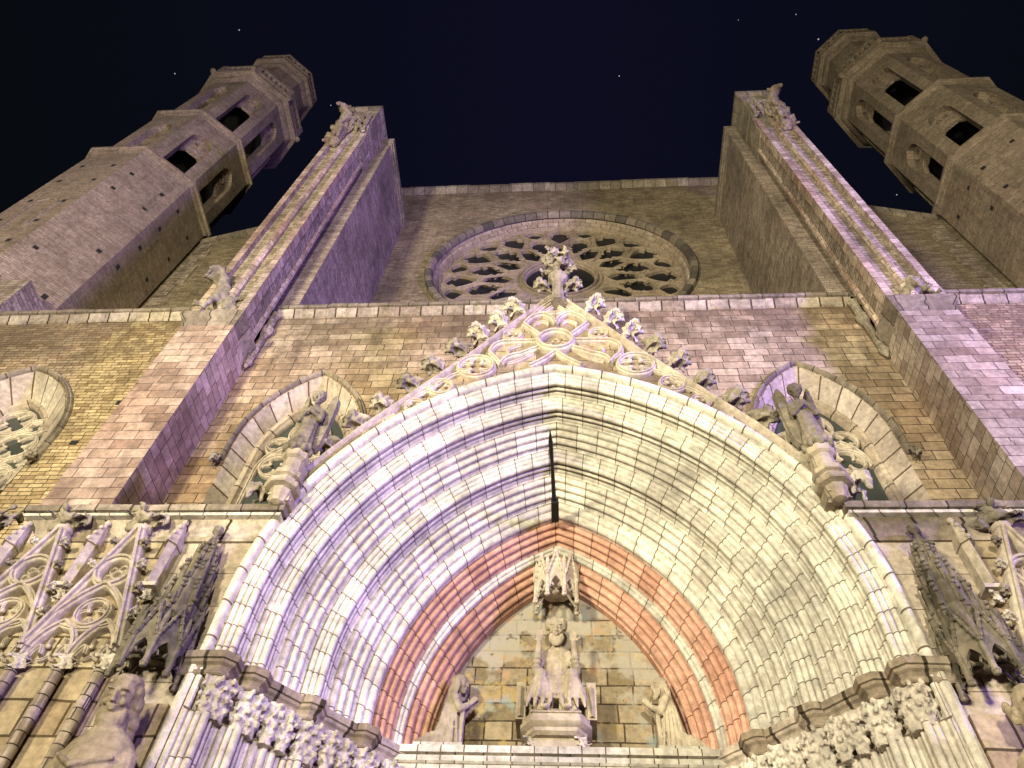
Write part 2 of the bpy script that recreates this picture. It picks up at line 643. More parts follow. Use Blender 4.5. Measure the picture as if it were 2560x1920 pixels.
def psweep(mb, path, prof, closed=False, side=1.0, caps=True):
    """run a moulding [(outward offset, z)] along a plan path [(x, y)]"""
    n = len(path)
    rings, uvs = [], []
    u = 0.0
    pc = [0.0]
    for a, b in zip(prof, prof[1:]):
        pc.append(pc[-1] + math.hypot(a[0] - b[0], a[1] - b[1]))
    for i in range(n + (1 if closed else 0)):
        k = i % n
        p = Vector(path[k])
        if closed:
            d1 = (p - Vector(path[k - 1])).normalized()
            d2 = (Vector(path[(k + 1) % n]) - p).normalized()
        else:
            d1 = (p - Vector(path[k - 1])).normalized() if k else (Vector(path[1]) - p).normalized()
            d2 = (Vector(path[k + 1]) - p).normalized() if k < n - 1 else d1
        n1, n2 = Vector((d1.y, -d1.x)), Vector((d2.y, -d2.x))
        m = (n1 + n2) / max(0.4, 1 + n1.dot(n2)) * side
        if i:
            u += (p - Vector(path[(i - 1) % n])).length
        rings.append([(p.x + m.x * o, p.y + m.y * o, z) for o, z in prof])
        uvs.append([(u, c) for c in pc])
    mb.loft(rings, False, False, uvs)
    if caps and not closed:
        mb.add(rings[0], [tuple(range(len(prof)))])
        mb.add(rings[-1], [tuple(range(len(prof)))])


def course(mb, x0, x1, y, prof, step=0.62, jit=0.007, seed=1):
    """a straight moulded course along X laid in separate, slightly uneven blocks (one connected surface)"""
    rnd = random.Random(seed)
    rings, uvs = [], []
    x, u = x0, 0.0
    pc = [0.0]
    for a, b in zip(prof, prof[1:]):
        pc.append(pc[-1] + math.hypot(a[0] - b[0], a[1] - b[1]))
    while x < x1 - 0.05:
        nx = min(x1, x + step * rnd.uniform(0.75, 1.3))
        if x1 - nx < 0.2:
            nx = x1
        jo, jz, tilt = rnd.uniform(-jit, jit), rnd.uniform(-jit, jit), rnd.uniform(-jit, jit) * 0.6
        for xx, s in ((x + 0.006, -1), (nx - 0.006, 1)):
            rings.append([(xx, y - o - jo, z + (jz + tilt * s if o > -0.2 else 0)) for o, z in prof])
            uvs.append([(xx, c) for c in pc])
        if nx < x1:
            rings.append([(nx, y - o + 0.012, z) for o, z in prof])
            uvs.append([(nx, c) for c in pc])
        x = nx
    mb.loft(rings, False, False, uvs)
    mb.add(rings[0], [tuple(range(len(prof)))])
    mb.add(rings[-1], [tuple(range(len(prof)))])


# ------------------------------------------------------------------ ground
g = MB()
g.add([(-400, -400, 0), (400, -400, 0), (400, 400, 0), (-400, 400, 0)], [(0, 1, 2, 3)])
tag(g.build("pavement", M_PAVE), "grey stone paving of the square before the church", None, None, "structure")

# ------------------------------------------------------------------ church front: walls
church = thing("church_front", "wide limestone church front with a rose window and tall pointed windows", "church")

RX, RZ, RR = -0.08, 25.05, 4.37
w = MB()
w.plate([[(-7.9, 14), (7.6, 14), (7.6, 32.55), (-7.9, 32.4)], circ(RX, RZ, RR, 72)], YR, YR + 0.9)
w.build("upper_wall", M_UPPER, church)
w = MB()
course(w, -7.9, 7.6, YR, [(0.0, 32.1), (0.08, 32.2), (0.16, 32.3), (0.2, 32.34), (0.2, 32.52), (-0.6, 32.62), (-0.6, 32.1)], 0.8, 0.015, 3)
w.build("wall_coping", M_FASC, church)
for s in (-1, 1):
    w = MB()
    o_, t0, t1 = (13.9, 27.55, 31.4) if s < 0 else (13.9, 27.9, 31.4)
    w.plate([[(CX + s * 7.3, 14), (CX + s * o_, 14), (CX + s * o_, t0), (CX + s * 7.3, t1)]], YR + 0.02, YR + 0.8)
    w.build("tower_link_wall", M_UPPER, church)
    w = MB()
    xa, xb = CX + s * 7.3, CX + s * 13.35
    za, zb = t1, t0 + (t1 - t0) * (o_ - 13.35) / (o_ - 7.3)
    v = []
    for x, z in ((xa, za), (xb, zb)):
        v += [(x, YR - 0.09, z - 0.26), (x, YR - 0.14, z - 0.02), (x, YR + 0.9, z + 0.05), (x, YR + 0.9, z - 0.26)]
    w.add(v, [(0, 1, 5, 4), (1, 2, 6, 5), (2, 3, 7, 6), (3, 0, 4, 7), (0, 1, 2, 3), (4, 5, 6, 7)])
    w.build("sloping_coping", M_FASC, church)
    w = MB()
    z = 15.0
    while z < 27.4:
        q = random.uniform(0.28, 0.36)
        l = random.choice((0.42, 0.62))
        a, b = CX + s * 13.35, CX + s * (13.35 - l)
        w.box(min(a, b), max(a, b), YR - random.uniform(0.01, 0.04), YR + 0.05, z, z + q - 0.03)
        z += q
    w.build("quoin_strip", M_PIER, church)

# lower wall with its two lancets, side walls
WIN = [(-4.68, 1.07, 11.9, 2.0), (4.34, 1.07, 11.9, 2.06)]
SIDEWIN = (-10.77, 1.50, 12.0, 2.25)
w = MB()
w.plate([[(CX - 6.28, 0), (CX + 6.28, 0), (CX + 6.28, 16.4), (CX - 6.28, 16.4)]] +
        [arch(c, ww, zs, rs, 20, 8.3) for c, ww, zs, rs in WIN] + [arch(CX, 2.1, 6.5, 3.3, 20, 0.05)], YW, YW + 0.8)
w.build("lower_wall", M_WALL, church)
w = MB()
c, ww, zs, rs = SIDEWIN
w.plate([[(-19.0, 0), (CX - 7.3, 0), (CX - 7.3, 16.4), (-19.0, 16.4)], arch(c, ww, zs, rs, 20, 8.3)], YW + 0.01, YW + 0.8)
w.build("side_wall", M_SIDE, church)
w = MB()
w.box(CX + 7.3, 19.0, YW + 0.01, YW + 0.8, 0, 16.4)
w.build("side_wall", M_SIDE, church)
w = MB()
w.box(-19.0, 19.0, YW + 0.8, YR + 0.5, 15.9, 16.25)
w.build("terrace_roof", M_UPPER, church)

CORN = [(0.0, 16.22), (0.04, 16.24), (0.05, 16.30), (0.10, 16.37), (0.12, 16.40), (0.12, 16.43), (-0.7, 16.43), (-0.7, 16.22)]
FASC = [(0.10, 16.432), (0.17, 16.435), (0.18, 16.46), (0.17, 16.55), (-0.7, 16.62), (-0.7, 16.432)]
for x0, x1 in ((-19.0, CX - 7.35), (CX - 6.22, CX + 6.22), (CX + 7.35, 19.0)):
    w = MB()
    course(w, x0, x1, YW, CORN, 0.6, 0.008, int(x0 * 7))
    w.build("cornice", M_CORN, church)
    w = MB()
    course(w, x0, x1, YW, FASC, 0.75, 0.010, int(x0 * 5))
    w.build("cornice_fascia", M_FASC, church)

# square stair-foot piers left over the cornice under the towers
for s in (-1, 1):
    w = MB()
    a, b = CX + s * 13.3, CX + s * 17.5
    w.box(min(a, b), max(a, b), YW + 0.02, 9.2, 16.3, 18.55)
    w.build("corner_pier", M_PIER, church)

# putlog holes of the side wall (square pockets with real depth are too small to see; near-flush boxes with the hole's shade painted dark)
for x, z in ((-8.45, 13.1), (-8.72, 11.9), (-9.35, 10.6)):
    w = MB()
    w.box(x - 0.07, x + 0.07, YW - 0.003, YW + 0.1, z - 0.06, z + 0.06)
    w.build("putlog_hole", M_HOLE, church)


# ------------------------------------------------------------------ pointed windows
def cusp(mb, pts, i, d, yb, yf):
    """a small pointed cusp standing out of a tracery curve at vertex i by vector d"""
    p = pts[i]
    a, b = pts[max(i - 1, 0)], pts[min(i + 1, len(pts) - 1)]
    t = (p[0] + d[0], p[1] + d[1])
    v = [(a[0], yb, a[1]), (b[0], yb, b[1]), (t[0], yb, t[1]), (a[0], yf, a[1]), (b[0], yf, b[1]), (t[0], yf, t[1])]
    mb.add(v, [(0, 1, 2), (3, 4, 5), (0, 1, 4, 3), (1, 2, 5, 4), (2, 0, 3, 5)])


def foil(mb, cx, cz, r, n, w_, yb, yf, a0=pi / 2, ring=True):
    """ring with n cusps pointing inward: a trefoil or quatrefoil"""
    if ring:
        mb.bar(circ(cx, cz, r, 28), w_, yb, yf, True)
    for k in range(n):
        a = a0 + pi / n + 2 * pi * k / n
        t = (cx + cos(a) * r * 0.42, cz + sin(a) * r * 0.42)
        for sg in (-1, 1):
            e = (cx + cos(a + sg * 0.62) * r * 0.97, cz + sin(a + sg * 0.62) * r * 0.97)
            mb.bar(bez(e, (cx + cos(a + sg * 0.2) * r * 0.78, cz + sin(a + sg * 0.2) * r * 0.78), t, None, 5), w_ * 0.6, yb, yf + 0.03)
        mb.ball((t[0], (yb + yf) / 2, t[1]), w_ * 0.55, 8)


def lancet(cx, wo, zs, rs, inner, yi, label, style):
    """wall opening (wo, rs) splaying in to a moulded frame `inner` wide at depth yi"""
    p = MB()
    outer = arch(cx, wo, zs, rs, 24, 8.3)
    ci, wi, ri = inner
    inn = arch(ci, wi, zs, ri, 24, 8.3)
    rings, uvs = [], []
    u = 0.0
    for i, (a, b) in enumerate(zip(outer, inn)):
        if i:
            u += math.hypot(a[0] - outer[i - 1][0], a[1] - outer[i - 1][1])
        rings.append([(a[0], YW - 0.004, a[1]), (b[0], yi, b[1])])
        uvs.append([(u, 0.2), (u, 0.8)])
    p.loft(rings, False, False, uvs)
    win = p.build("lancet_window", M_SPLAY, church)
    win["label"] = label
    h = MB()
    hood = arch(cx, wo + 0.03, zs, rs + 0.03, 24, zs - 0.55)
    h.sweep(hood, [(0.0, YW + 0.02), (0.0, YW - 0.03), (0.02, YW - 0.08), (0.045, YW - 0.10), (0.06, YW - 0.07), (0.07, YW - 0.05),
                   (0.09, YW - 0.055), (0.11, YW - 0.03), (0.12, YW + 0.02)])
    h.build("hood_mould", M_FASC, win)
    for x in (hood[0][0] - 0.08, hood[-1][0] + 0.08):
        if abs(x) > 15:
            continue
        link("label_stop", LEAF_DARK, win).location = (x, YW - 0.12, zs - 0.62)
    f = MB()
    fr = arch(ci, wi - 0.02, zs, ri - 0.02, 24, 8.3)
    f.sweep(fr, [(0.03, yi), (0.0, yi - 0.02), (-0.05, yi + 0.0), (-0.07, yi + 0.05), (-0.08, yi + 0.035), (-0.095, yi + 0.06), (-0.11, yi + 0.09), (-0.11, yi + 0.16)])
    f.build("moulded_frame", M_TRIM, win)
    t = MB()
    yb, yf = yi + 0.15, yi + 0.03
    wt = wi - 0.12
    ap = zs + ri - 0.16
    if style == 0:
        # two pointed lights with trefoils under a big quatrefoil
        zl = zs - 0.35
        for s in (-1, 1):
            t.bar(arch(ci + s * wt / 2, wt / 2 - 0.03, zl, 0.62, 10), 0.07, yb, yf)
            foil(t, ci + s * wt / 2, zl + 0.12, wt * 0.36, 3, 0.06, yb, yf)
            t.bar([(ci + s * wt / 2 - wt / 2 + 0.03, 8.3), (ci + s * wt / 2 - wt / 2 + 0.03, zl)], 0.07, yb, yf)
        t.bar([(ci, 8.3), (ci, zl)], 0.09, yb, yf - 0.03)
        foil(t, ci, zs + 0.66, wt * 0.48, 4, 0.07, yb, yf, pi / 4)
        for s in (-1, 1):
            foil(t, ci + s * wt * 0.62, zs + 0.30, wt * 0.30, 3, 0.05, yb, yf, pi / 2 + s)
        foil(t, ci, zs + 1.22, wt * 0.20, 3, 0.05, yb, yf)
    else:
        for s in (-1, 0, 1):
            t.bar(arch(ci + s * wt * 0.66, wt * 0.31, zs - 0.55, 0.42, 10), 0.07, yb, yf)
            foil(t, ci + s * wt * 0.66, zs - 0.42, wt * 0.22, 3, 0.05, yb, yf)
        for s in (-0.5, 0.5):
            t.bar([(ci + s * wt * 0.66, 8.3), (ci + s * wt * 0.66, zs - 0.5)], 0.08, yb, yf - 0.02)
        for (dx, dz, r) in ((-0.46, 0.42, 0.42), (0.46, 0.42, 0.42), (0.0, 1.14, 0.40), (-0.76, -0.12, 0.26), (0.76, -0.12, 0.26), (0.0, -0.10, 0.30), (0.56, 1.0, 0.22), (-0.56, 1.0, 0.22)):
            foil(t, ci + dx * wt, zs + dz, r * wt, 4 if r > 0.25 else 3, 0.06, yb, yf, pi / 4)
    t.build("tracery", M_TRAC, win)
    q = MB()
    q.plate([arch(ci, wi - 0.1, zs, ri - 0.1, 14, 8.3)], yi + 0.145, yi + 0.17)
    q.build("glass", M_GLASS, win)
    b = MB()
    for z in (9.4, 10.5):
        b.box(ci - wt, ci + wt, yi + 0.12, yi + 0.14, z, z + 0.03)
    b.build("glazing_bar", M_IRON, win)
    return win


def foliage(name, mat, size, n, spread, voxel, seed, disp=0.05, freq=9.0, core=0.55):
    """knot of carved leaves about the origin"""
    rnd = random.Random(seed)
    b = MB()
    b.ball((0, 0, 0), tuple(core * s for s in size), 10)
    for i in range(n):
        a = rnd.uniform(0, 2 * pi)
        e = rnd.uniform(-1, 1)
        d = Vector((cos(a) * sqrt(1 - e * e) * size[0], sin(a) * sqrt(1 - e * e) * size[1], e * size[2])) * rnd.uniform(0.55, 1.0)
        r = spread * rnd.uniform(0.6, 1.2)
        rot = Matrix.Rotation(rnd.uniform(0, pi), 3, 'X') @ Matrix.Rotation(rnd.uniform(0, pi), 3, 'Z')
        b.ball(d, (r, r * 0.62, r * 0.4), 8, rot)
        b.tube([Vector((0, 0, 0)), d * 0.6, d], [r * 0.4, r * 0.35, r * 0.25], 6)
    return sculpt(b, name, mat, voxel, 0, disp, freq, 0.0)


LEAF_DARK = foliage("leaf_stop", M_DARKST, (0.16, 0.13, 0.17), 16, 0.07, 0.018, 3)
LEAF_A = foliage("leaf_knot", M_CARVE, (0.19, 0.15, 0.2), 18, 0.085, 0.02, 5)
LEAF_B = foliage("leaf_knot_dark", M_DARKST, (0.3, 0.2, 0.2), 26, 0.09, 0.02, 8)

M_SPLAY = stone("splay_stone", (0.40, 0.32, 0.25), (0.62, 0.53, 0.44), 0.55, 1.0, 0.020, dark=0.4, mc=(0.12, 0.07, 0.04), warp=0.006, streak=0.1)
lancet(*WIN[0], (-4.70, 0.87, 1.70), 8.5, "pointed window behind the left gable angel", 0)
lancet(*WIN[1], (4.33, 0.87, 1.68), 8.5, "pointed window behind the right gable angel", 0)
lancet(*SIDEWIN, (-10.80, 1.06, 1.86), 8.6, "broad pointed side window in the yellow-lit wall", 1)

# ------------------------------------------------------------------ rose window
rose = MB()
seg = 96
prof = [(RR + 0.02, YR), (RR - 0.05, YR + 0.10), (RR - 0.10, YR + 0.14), (RR - 0.12, YR + 0.22), (RR - 0.18, YR + 0.24), (RR - 0.21, YR + 0.33), (RR - 0.25, YR + 0.40), (RR - 0.25, YR + 0.9)]
rose.loft([[(RX + r * cos(2 * pi * k / seg), y, RZ + r * sin(2 * pi * k / seg)) for r, y in prof] for k in range(seg + 1)], False, False,
          [[(k * 2 * pi * RR / seg, 0.3 + i * 0.3) for i in range(len(prof))] for k in range(seg + 1)])
rose_o = rose.build("rose_window", stone("rose_splay", (0.30, 0.23, 0.16), (0.42, 0.33, 0.25), 0.42, 0.6, 0.012, dark=0.3), church)
h = MB()
h.sweep(circ(RX, RZ, RR + 0.06, 96), [(-0.10, YR + 0.02), (-0.10, YR - 0.10), (-0.06, YR - 0.17), (0.10, YR - 0.17), (0.16, YR - 0.10), (0.18, YR + 0.03)], True)
h.build("hood_ring", M_ROSERING, rose_o)
t = MB()
yb, yf = YR + 0.70, YR + 0.40


def P(r, a):
    return (RX + 1.115 * r * cos(a), RZ + 1.115 * r * sin(a))


t.bar(circ(RX, RZ, 4.10, 96), 0.10, yb, yf - 0.06, True)
t.bar(circ(RX, RZ, 1.25, 56), 0.18, yb, yf - 0.06, True)
t.bar(circ(RX, RZ, 1.42, 56), 0.07, yb, yf, True)
NS = 12
h_ = pi / NS


def lobe(a0, r0, r1, rw, hw, notch, skew=0.0, n=11):
    """outline of one pierced light about the ray a0: tips at r0 and r1, widest hw (radians) near rw, sides cusped"""
    right = []
    for i in range(n + 1):
        u = i / n
        r = r0 + (r1 - r0) * u
        um = (rw - r0) / (r1 - r0)
        v = u / um if u < um else (1 - u) / (1 - um)
        f = hw * sin(min(1.0, v) * pi / 2) ** 0.8
        if i in (0, n):
            f = 0.0
        if notch and i == int(n * um + 0.5) + notch:
            f *= 0.62
        right.append((r, f))
    pts = [P(r, a0 + skew * (r - r0) - f) for r, f in right] + [P(r, a0 + skew * (r - r0) + f) for r, f in reversed(right[1:-1])]
    return pts


LIGHTS = []
for k in range(NS):
    a0 = pi / 2 + 2 * pi * k / NS
    b0 = a0 + h_
    LIGHTS.append(lobe(a0, 1.40, 2.38, 1.95, h_ * 0.70, 1))
    LIGHTS.append(lobe(b0, 1.78, 2.86, 2.42, h_ * 0.66, 1))
    LIGHTS.append(lobe(a0, 2.52, 3.54, 3.16, h_ * 0.47, 1))
    LIGHTS.append(lobe(b0, 2.98, 3.56, 3.32, h_ * 0.38, 0))
curve_plate(t, [circ(RX, RZ, 4.13, 96)] + LIGHTS + [circ(RX, RZ, 1.16, 48)], YR + 0.46, YR + 0.57)
for q_ in LIGHTS:
    c_ = (sum(p[0] for p in q_) / len(q_), sum(p[1] for p in q_) / len(q_))
    big = [(p[0] + (p[0] - c_[0]) * 0.10, p[1] + (p[1] - c_[1]) * 0.10) for p in q_]
    t.sweep(big, [(-0.035, YR + 0.47), (-0.03, YR + 0.435), (0.0, YR + 0.42), (0.03, YR + 0.435), (0.035, YR + 0.47)], True)
for k in range(NS):
    a0 = pi / 2 + 2 * pi * k / NS
    for s in (-1, 1):
        t.bar(bez(P(1.3, a0 + h_), P(1.8, a0 + h_ + s * h_ * 0.1), P(2.2, a0 + h_ + s * h_ * 1.1), P(2.95, a0 + h_ + s * h_ * 0.30), 14), 0.07, YR + 0.47, YR + 0.40)
        t.bar(bez(P(2.95, a0 + h_ + s * h_ * 0.30), P(3.2, a0 + h_ + s * h_ * 0.15), P(3.3, a0 + h_ + s * h_ * 0.65), P(3.66, a0 + h_ + s * h_ * 0.48), 10), 0.07, YR + 0.47, YR + 0.40)
t.build("tracery", M_ROSE, rose_o)
q = MB()
q.plate([circ(RX, RZ, 4.14, 64)], YR + 0.575, YR + 0.6)
q.build("glass", M_NET, rose_o)
q = MB()
q.box(RX - 1.0, RX + 1.0, YR + 0.54, YR + 0.56, RZ - 0.12, RZ - 0.09)
q.build("glazing_bar", M_IRON, rose_o)


# ------------------------------------------------------------------ buttresses
M_REAR = stone("rear_ashlar", (0.24, 0.18, 0.14), (0.40, 0.32, 0.25), 0.34, 0.10, 0.006, dark=0.45, warp=0.02, mc=(0.09, 0.065, 0.045))
def buttress(s, label):
    b = thing("buttress", label, "buttress", "buttresses flanking the middle of the front")
    X = lambda d: CX + s * d

    def bx(mb, d0, d1, y0, y1, z0, z1):
        mb.box(min(X(d0), X(d1)), max(X(d0), X(d1)), y0, y1, z0, z1)
    m = MB()
    if s < 0:
        bx(m, 6.28, 7.34, 7.24, 8.4, 0, 14.35)
    else:
        bx(m, 6.28, 7.34, 7.24, 8.4, 11.5, 14.35)
        bx(m, 6.25, 7.38, 7.20, 8.4, 10.4, 11.5)
        bx(m, 6.22, 7.42, 7.16, 8.4, 0, 10.4)
    m.build("lower_pier", M_BUTT, b)
    m = MB()
    path = [(X(7.34), 8.3), (X(7.34), 7.24), (X(6.28), 7.24), (X(6.28), 8.3)]
    psweep(m, path, [(-0.3, 14.33), (0.0, 14.33), (0.03, 14.42), (0.02, 14.5), (0.1, 14.6), (0.12, 14.64), (0.12, 14.74), (-0.12, 14.86), (-0.3, 14.86)], False, 1.0 if s < 0 else -1.0)
    m.build("pier_cap", M_FASC, b)
    m = MB()
    bx(m, 6.30, 7.37, 7.37, 7.95, 14.3, 27.3)
    bx(m, 6.43, 7.30, 7.95, 8.3, 14.3, 27.3)
    m.build("upper_pier", M_PIER, b)
    m = MB()
    for d0, d1 in ((6.28, 6.44), (7.22, 7.39)):
        bx(m, d0, d1, 7.25, 7.5, 14.80, 27.0)
    m.lathe((X(6.84), 7.35, 14.8), [(0.11, 0), (0.11, 12.2)], 8, pi / 8)
    m.lathe((X(6.31), 7.90, 14.8), [(0.08, 0), (0.08, 12.2)], 8, pi / 8)
    m.build("corner_moulding", M_BUTT, b)
    m = MB()
    bx(m, 5.90, 7.30, YW + 0.004, YR + 0.3, 14.0, 28.72)
    m.build("rear_wall", M_REAR, b)
    m = MB()
    bx(m, 5.79, 7.42, YW - 0.1, YR + 0.4, 28.72, 29.0)
    bx(m, 5.84, 7.37, YW - 0.05, YR + 0.4, 28.62, 28.722)
    m.build("coping", M_FASC, b)
    # colonnette and corbel filling the inner corner below the cornice
    m = MB()
    cx, cy = X(6.2), 8.09
    m.lathe((cx, cy, 14.1), [(0.02, 0), (0.06, 0.12), (0.10, 0.2), (0.10, 0.27), (0.075, 0.3), (0.075, 1.2), (0.11, 1.28), (0.14, 1.36), (0.14, 1.5), (0.09, 1.55), (0.09, 2.0), (0.12, 2.1)], 8)
    m.build("corner_colonnette", M_PIER if s < 0 else M_DARKST, b)
    # head with an arched corbel and a crown of small blocks
    m = MB()
    x0, x1 = sorted((X(6.22), X(7.42)))
    m.box(x0, x1, 7.12, 8.35, 27.3, 29.1)
    n = 10
    for i in range(n):
        t0, t1 = i / n, (i + 1) / n
        z0 = 25.7 + 1.6 * sqrt(1 - (1 - t0) ** 2)
        z1 = 25.7 + 1.6 * sqrt(1 - (1 - t1) ** 2)
        m.box(x0 + 0.02, x1 - 0.02, 7.36 - 0.24 * t1, 8.3, z0, z1 + 0.002)
    m.build("pinnacle_head", M_DARKST if s > 0 else M_PIER, b)
    m = MB()
    psweep(m, [(x0, 8.35), (x0, 7.12), (x1, 7.12), (x1, 8.35)], [(-0.2, 29.1), (0.0, 29.1), (0.06, 29.2), (0.08, 29.3), (0.08, 29.45), (-0.2, 29.6)], False, 1.0)
    for i in range(4):
        x = x0 + 0.1 + i * (x1 - x0 - 0.2) / 3.3
        m.box(x, x + 0.18, 7.1, 7.3, 29.4, 29.66)
    for y in (7.5, 7.9):
        m.box(x0 + 0.02, x0 + 0.2, y, y + 0.2, 29.4, 29.66)
        m.box(x1 - 0.2, x1 - 0.02, y, y + 0.2, 29.4, 29.66)
    m.build("crown", M_FASC, b)
    m = MB()
    for i in range(5):
        x = x0 + 0.12 + (x1 - x0 - 0.24) * i / 4
        m.tube([(x, 7.14, 26.9), (x, 7.04, 27.5), (x, 7.08, 28.3)], [0.02, 0.09, 0.05], 8)
    m.tube([(x0 + 0.1 + (x1 - x0 - 0.2) * i / 12, 7.1, 26.8 + 0.75 * sin(pi * i / 12)) for i in range(13)], 0.07, 8)
    m.tube([(x0 + 0.1 + (x1 - x0 - 0.2) * i / 12, 7.06, 27.3 + 0.85 * sin(pi * i / 12)) for i in range(13)], 0.06, 8)
    m.build("arched_corbel", M_PIER, b)
    return b


buttress(-1, "tall stone buttress at left whose inner side glows violet")
buttress(1, "tall stone buttress at right whose inner side is lit dull yellow")


# ------------------------------------------------------------------ bell towers
def facet(mb, cx, cy, r, k, z0, z1, hole=None, th=0.45):
    """one face of an octagonal stage, k-th side; hole = (half width, sill, springing, rise)"""
    side = r * math.tan(pi / 8)
    a = -pi / 2 + k * pi / 4
    nrm = Vector((cos(a), sin(a), 0))
    tan = Vector((-sin(a), cos(a), 0))
    M = Matrix(((tan.x, -nrm.x, 0, cx + nrm.x * r), (tan.y, -nrm.y, 0, cy + nrm.y * r), (0, 0, 1, 0), (0, 0, 0, 1)))
    mb.xf = M
    polys = [[(-side, z0), (side, z0), (side, z1), (-side, z1)]]
    if hole:
        polys.append(arch(0, hole[0], hole[2], hole[3], 8, hole[1]))
    mb.plate(polys, 0, th)
    mb.xf = None
    return M


def bell_tower(cx, cy, label, s):
    t = thing("bell_tower", label, "bell tower", "octagonal towers at the corners of the church")
    z1, z2, z3, z4 = 28.55, 33.9, 40.5, 46.2
    m = MB()
    m.prism(ngon(cx, cy, 2.28), 14.0, z1 - 0.3)
    m.build("shaft", M_TOWER, t)

    def belt(r, z, hgt, out, name="string_course", mat=M_TOWER):
        b = MB()
        psweep(b, ngon(cx, cy, r), [(-0.3, z - hgt), (0.0, z - hgt), (out * 0.4, z - hgt * 0.75), (out * 0.5, z - hgt * 0.5), (out, z - hgt * 0.35), (out, z), (-0.3, z + out * 1.2)], True, 1.0)
        return b.build(name, mat, t)
    belt(2.28, z1, 0.35, 0.16)
    for r, za, zb in ((2.14, z1 - 0.3, z2), (2.02, z2 - 0.3, z3)):
        m = MB()
        tr = MB()
        for k in range(8):
            hw = r * math.tan(pi / 8)
            M = facet(m, cx, cy, r, k, za, zb, (hw * 0.50, za + 0.75, zb - 2.2, hw * 0.75), 0.5)
            tr.xf = M
            tr.plate([arch(0, hw * 0.50, zb - 2.2, hw * 0.75, 8, zb - 2.75), circ(0, zb - 2.05, hw * 0.2, 10)], 0.26, 0.40)
            tr.bar(circ(0, zb - 2.05, hw * 0.24, 14), 0.07, 0.27, 0.20, True)
            tr.bar(bez((-hw * 0.5, zb - 3.0), (-hw * 0.3, zb - 2.6), (0, zb - 2.55), None, 5), 0.10, 0.40, 0.24)
            tr.bar(bez((0, zb - 2.55), (hw * 0.3, zb - 2.6), (hw * 0.5, zb - 3.0), None, 5), 0.10, 0.40, 0.24)
            tr.xf = None
        m.build("belfry_stage", M_TOWER, t)
        tr.build("belfry_tracery", M_TOWER, t)
        for zf0, zf1 in ((zb - 0.6, zb), (za, za + 0.6)):
            m = MB()
            m.prism(ngon(cx, cy, r - 0.5), zf0, zf1)
            m.build("belfry_floor", M_NET, t)  # slab coloured near-black, interior shade put into its colour
    belt(2.14, z2, 0.32, 0.16)
    belt(2.02, z3, 0.7, 0.40, "cornice", M_TOWER)
    m = MB()
    for k in range(8):
        r = 2.36
        M = facet(m, cx, cy, r, k, z3 + 0.35, z3 + 0.5, None, 0.2)
        facet(m, cx, cy, r, k, z3 + 1.0, z3 + 1.18, None, 0.2)
        hw = r * math.tan(pi / 8)
        m.xf = M
        for j in range(7):
            x = -hw + 2 * hw * (j + 0.5) / 7
            m.box(x - 0.05, x + 0.05, 0.04, 0.16, z3 + 0.5, z3 + 1.0)
        for x in (-hw + 0.12, hw - 0.12):
            m.box(x - 0.12, x + 0.12, -0.02, 0.22, z3 + 0.3, z3 + 1.22)
        m.xf = None
    m.build("balustrade", M_TOWER, t)
    m = MB()
    for k in (0, 7, 1, 2, 6):
        a = -pi / 2 + (k + 0.5) * pi / 4
        r = 2.55 / cos(pi / 8)
        m.ball((cx + cos(a) * (r - 0.12), cy + sin(a) * (r - 0.12), z3 - 0.1), 0.15, 8)
        m.tube([(cx + cos(a) * (r - 0.5), cy + sin(a) * (r - 0.5), z3 - 0.25), (cx + cos(a) * (r - 0.1), cy + sin(a) * (r - 0.1), z3 - 0.1)], [0.16, 0.12], 8)
    m.build("gargoyle_stub", M_TOWER, t)
    m = MB()
    for k in range(8):
        facet(m, cx, cy, 1.50, k, z3 + 0.1, z4 - 0.6, (0.2, z3 + 2.6, z3 + 3.3, 0.4), 0.3)
    m.build("turret", M_TOWER, t)
    m = MB()
    m.prism(ngon(cx, cy, 1.15), z3 + 0.3, z4 - 0.7)
    m.build("turret_core", M_NET, t)  # near-black core added to stand in for shade inside the turret openings
    belt(1.50, z4 - 0.1, 0.8, 0.34, "turret_cornice", M_TOWER)
    m = MB()
    for k in range(8):
        M = facet(m, cx, cy, 1.78, k, z4 + 0.2, z4 + 0.32, None, 0.16)
        facet(m, cx, cy, 1.78, k, z4 + 0.75, z4 + 0.9, None, 0.16)
        hw = 1.78 * math.tan(pi / 8)
        m.xf = M
        for j in range(5):
            x = -hw + 2 * hw * (j + 0.5) / 5
            m.box(x - 0.05, x + 0.05, 0.03, 0.13, z4 + 0.3, z4 + 0.78)
        m.xf = None
    m.build("turret_balustrade", M_TOWER, t)
    m = MB()
    m.prism(ngon(cx, cy, 1.6), z4 - 0.2, z4 + 0.2)
    m.build("turret_roof", M_TOWER, t)
    # putlog holes and the shallow round-headed niche of the front face
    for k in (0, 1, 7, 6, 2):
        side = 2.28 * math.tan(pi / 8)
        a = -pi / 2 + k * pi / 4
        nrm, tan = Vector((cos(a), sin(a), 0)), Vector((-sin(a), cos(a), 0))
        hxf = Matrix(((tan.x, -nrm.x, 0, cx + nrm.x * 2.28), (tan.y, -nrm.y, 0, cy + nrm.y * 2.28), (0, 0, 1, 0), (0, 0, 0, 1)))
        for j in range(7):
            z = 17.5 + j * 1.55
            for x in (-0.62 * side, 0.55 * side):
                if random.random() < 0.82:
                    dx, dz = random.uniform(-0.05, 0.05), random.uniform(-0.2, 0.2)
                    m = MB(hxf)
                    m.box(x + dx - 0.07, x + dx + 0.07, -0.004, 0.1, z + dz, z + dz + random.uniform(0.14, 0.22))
                    m.build("putlog_hole", M_HOLE, t)  # near-flush box, the hole's shade put into its colour
    m = MB()
    fy = cy - 2.28
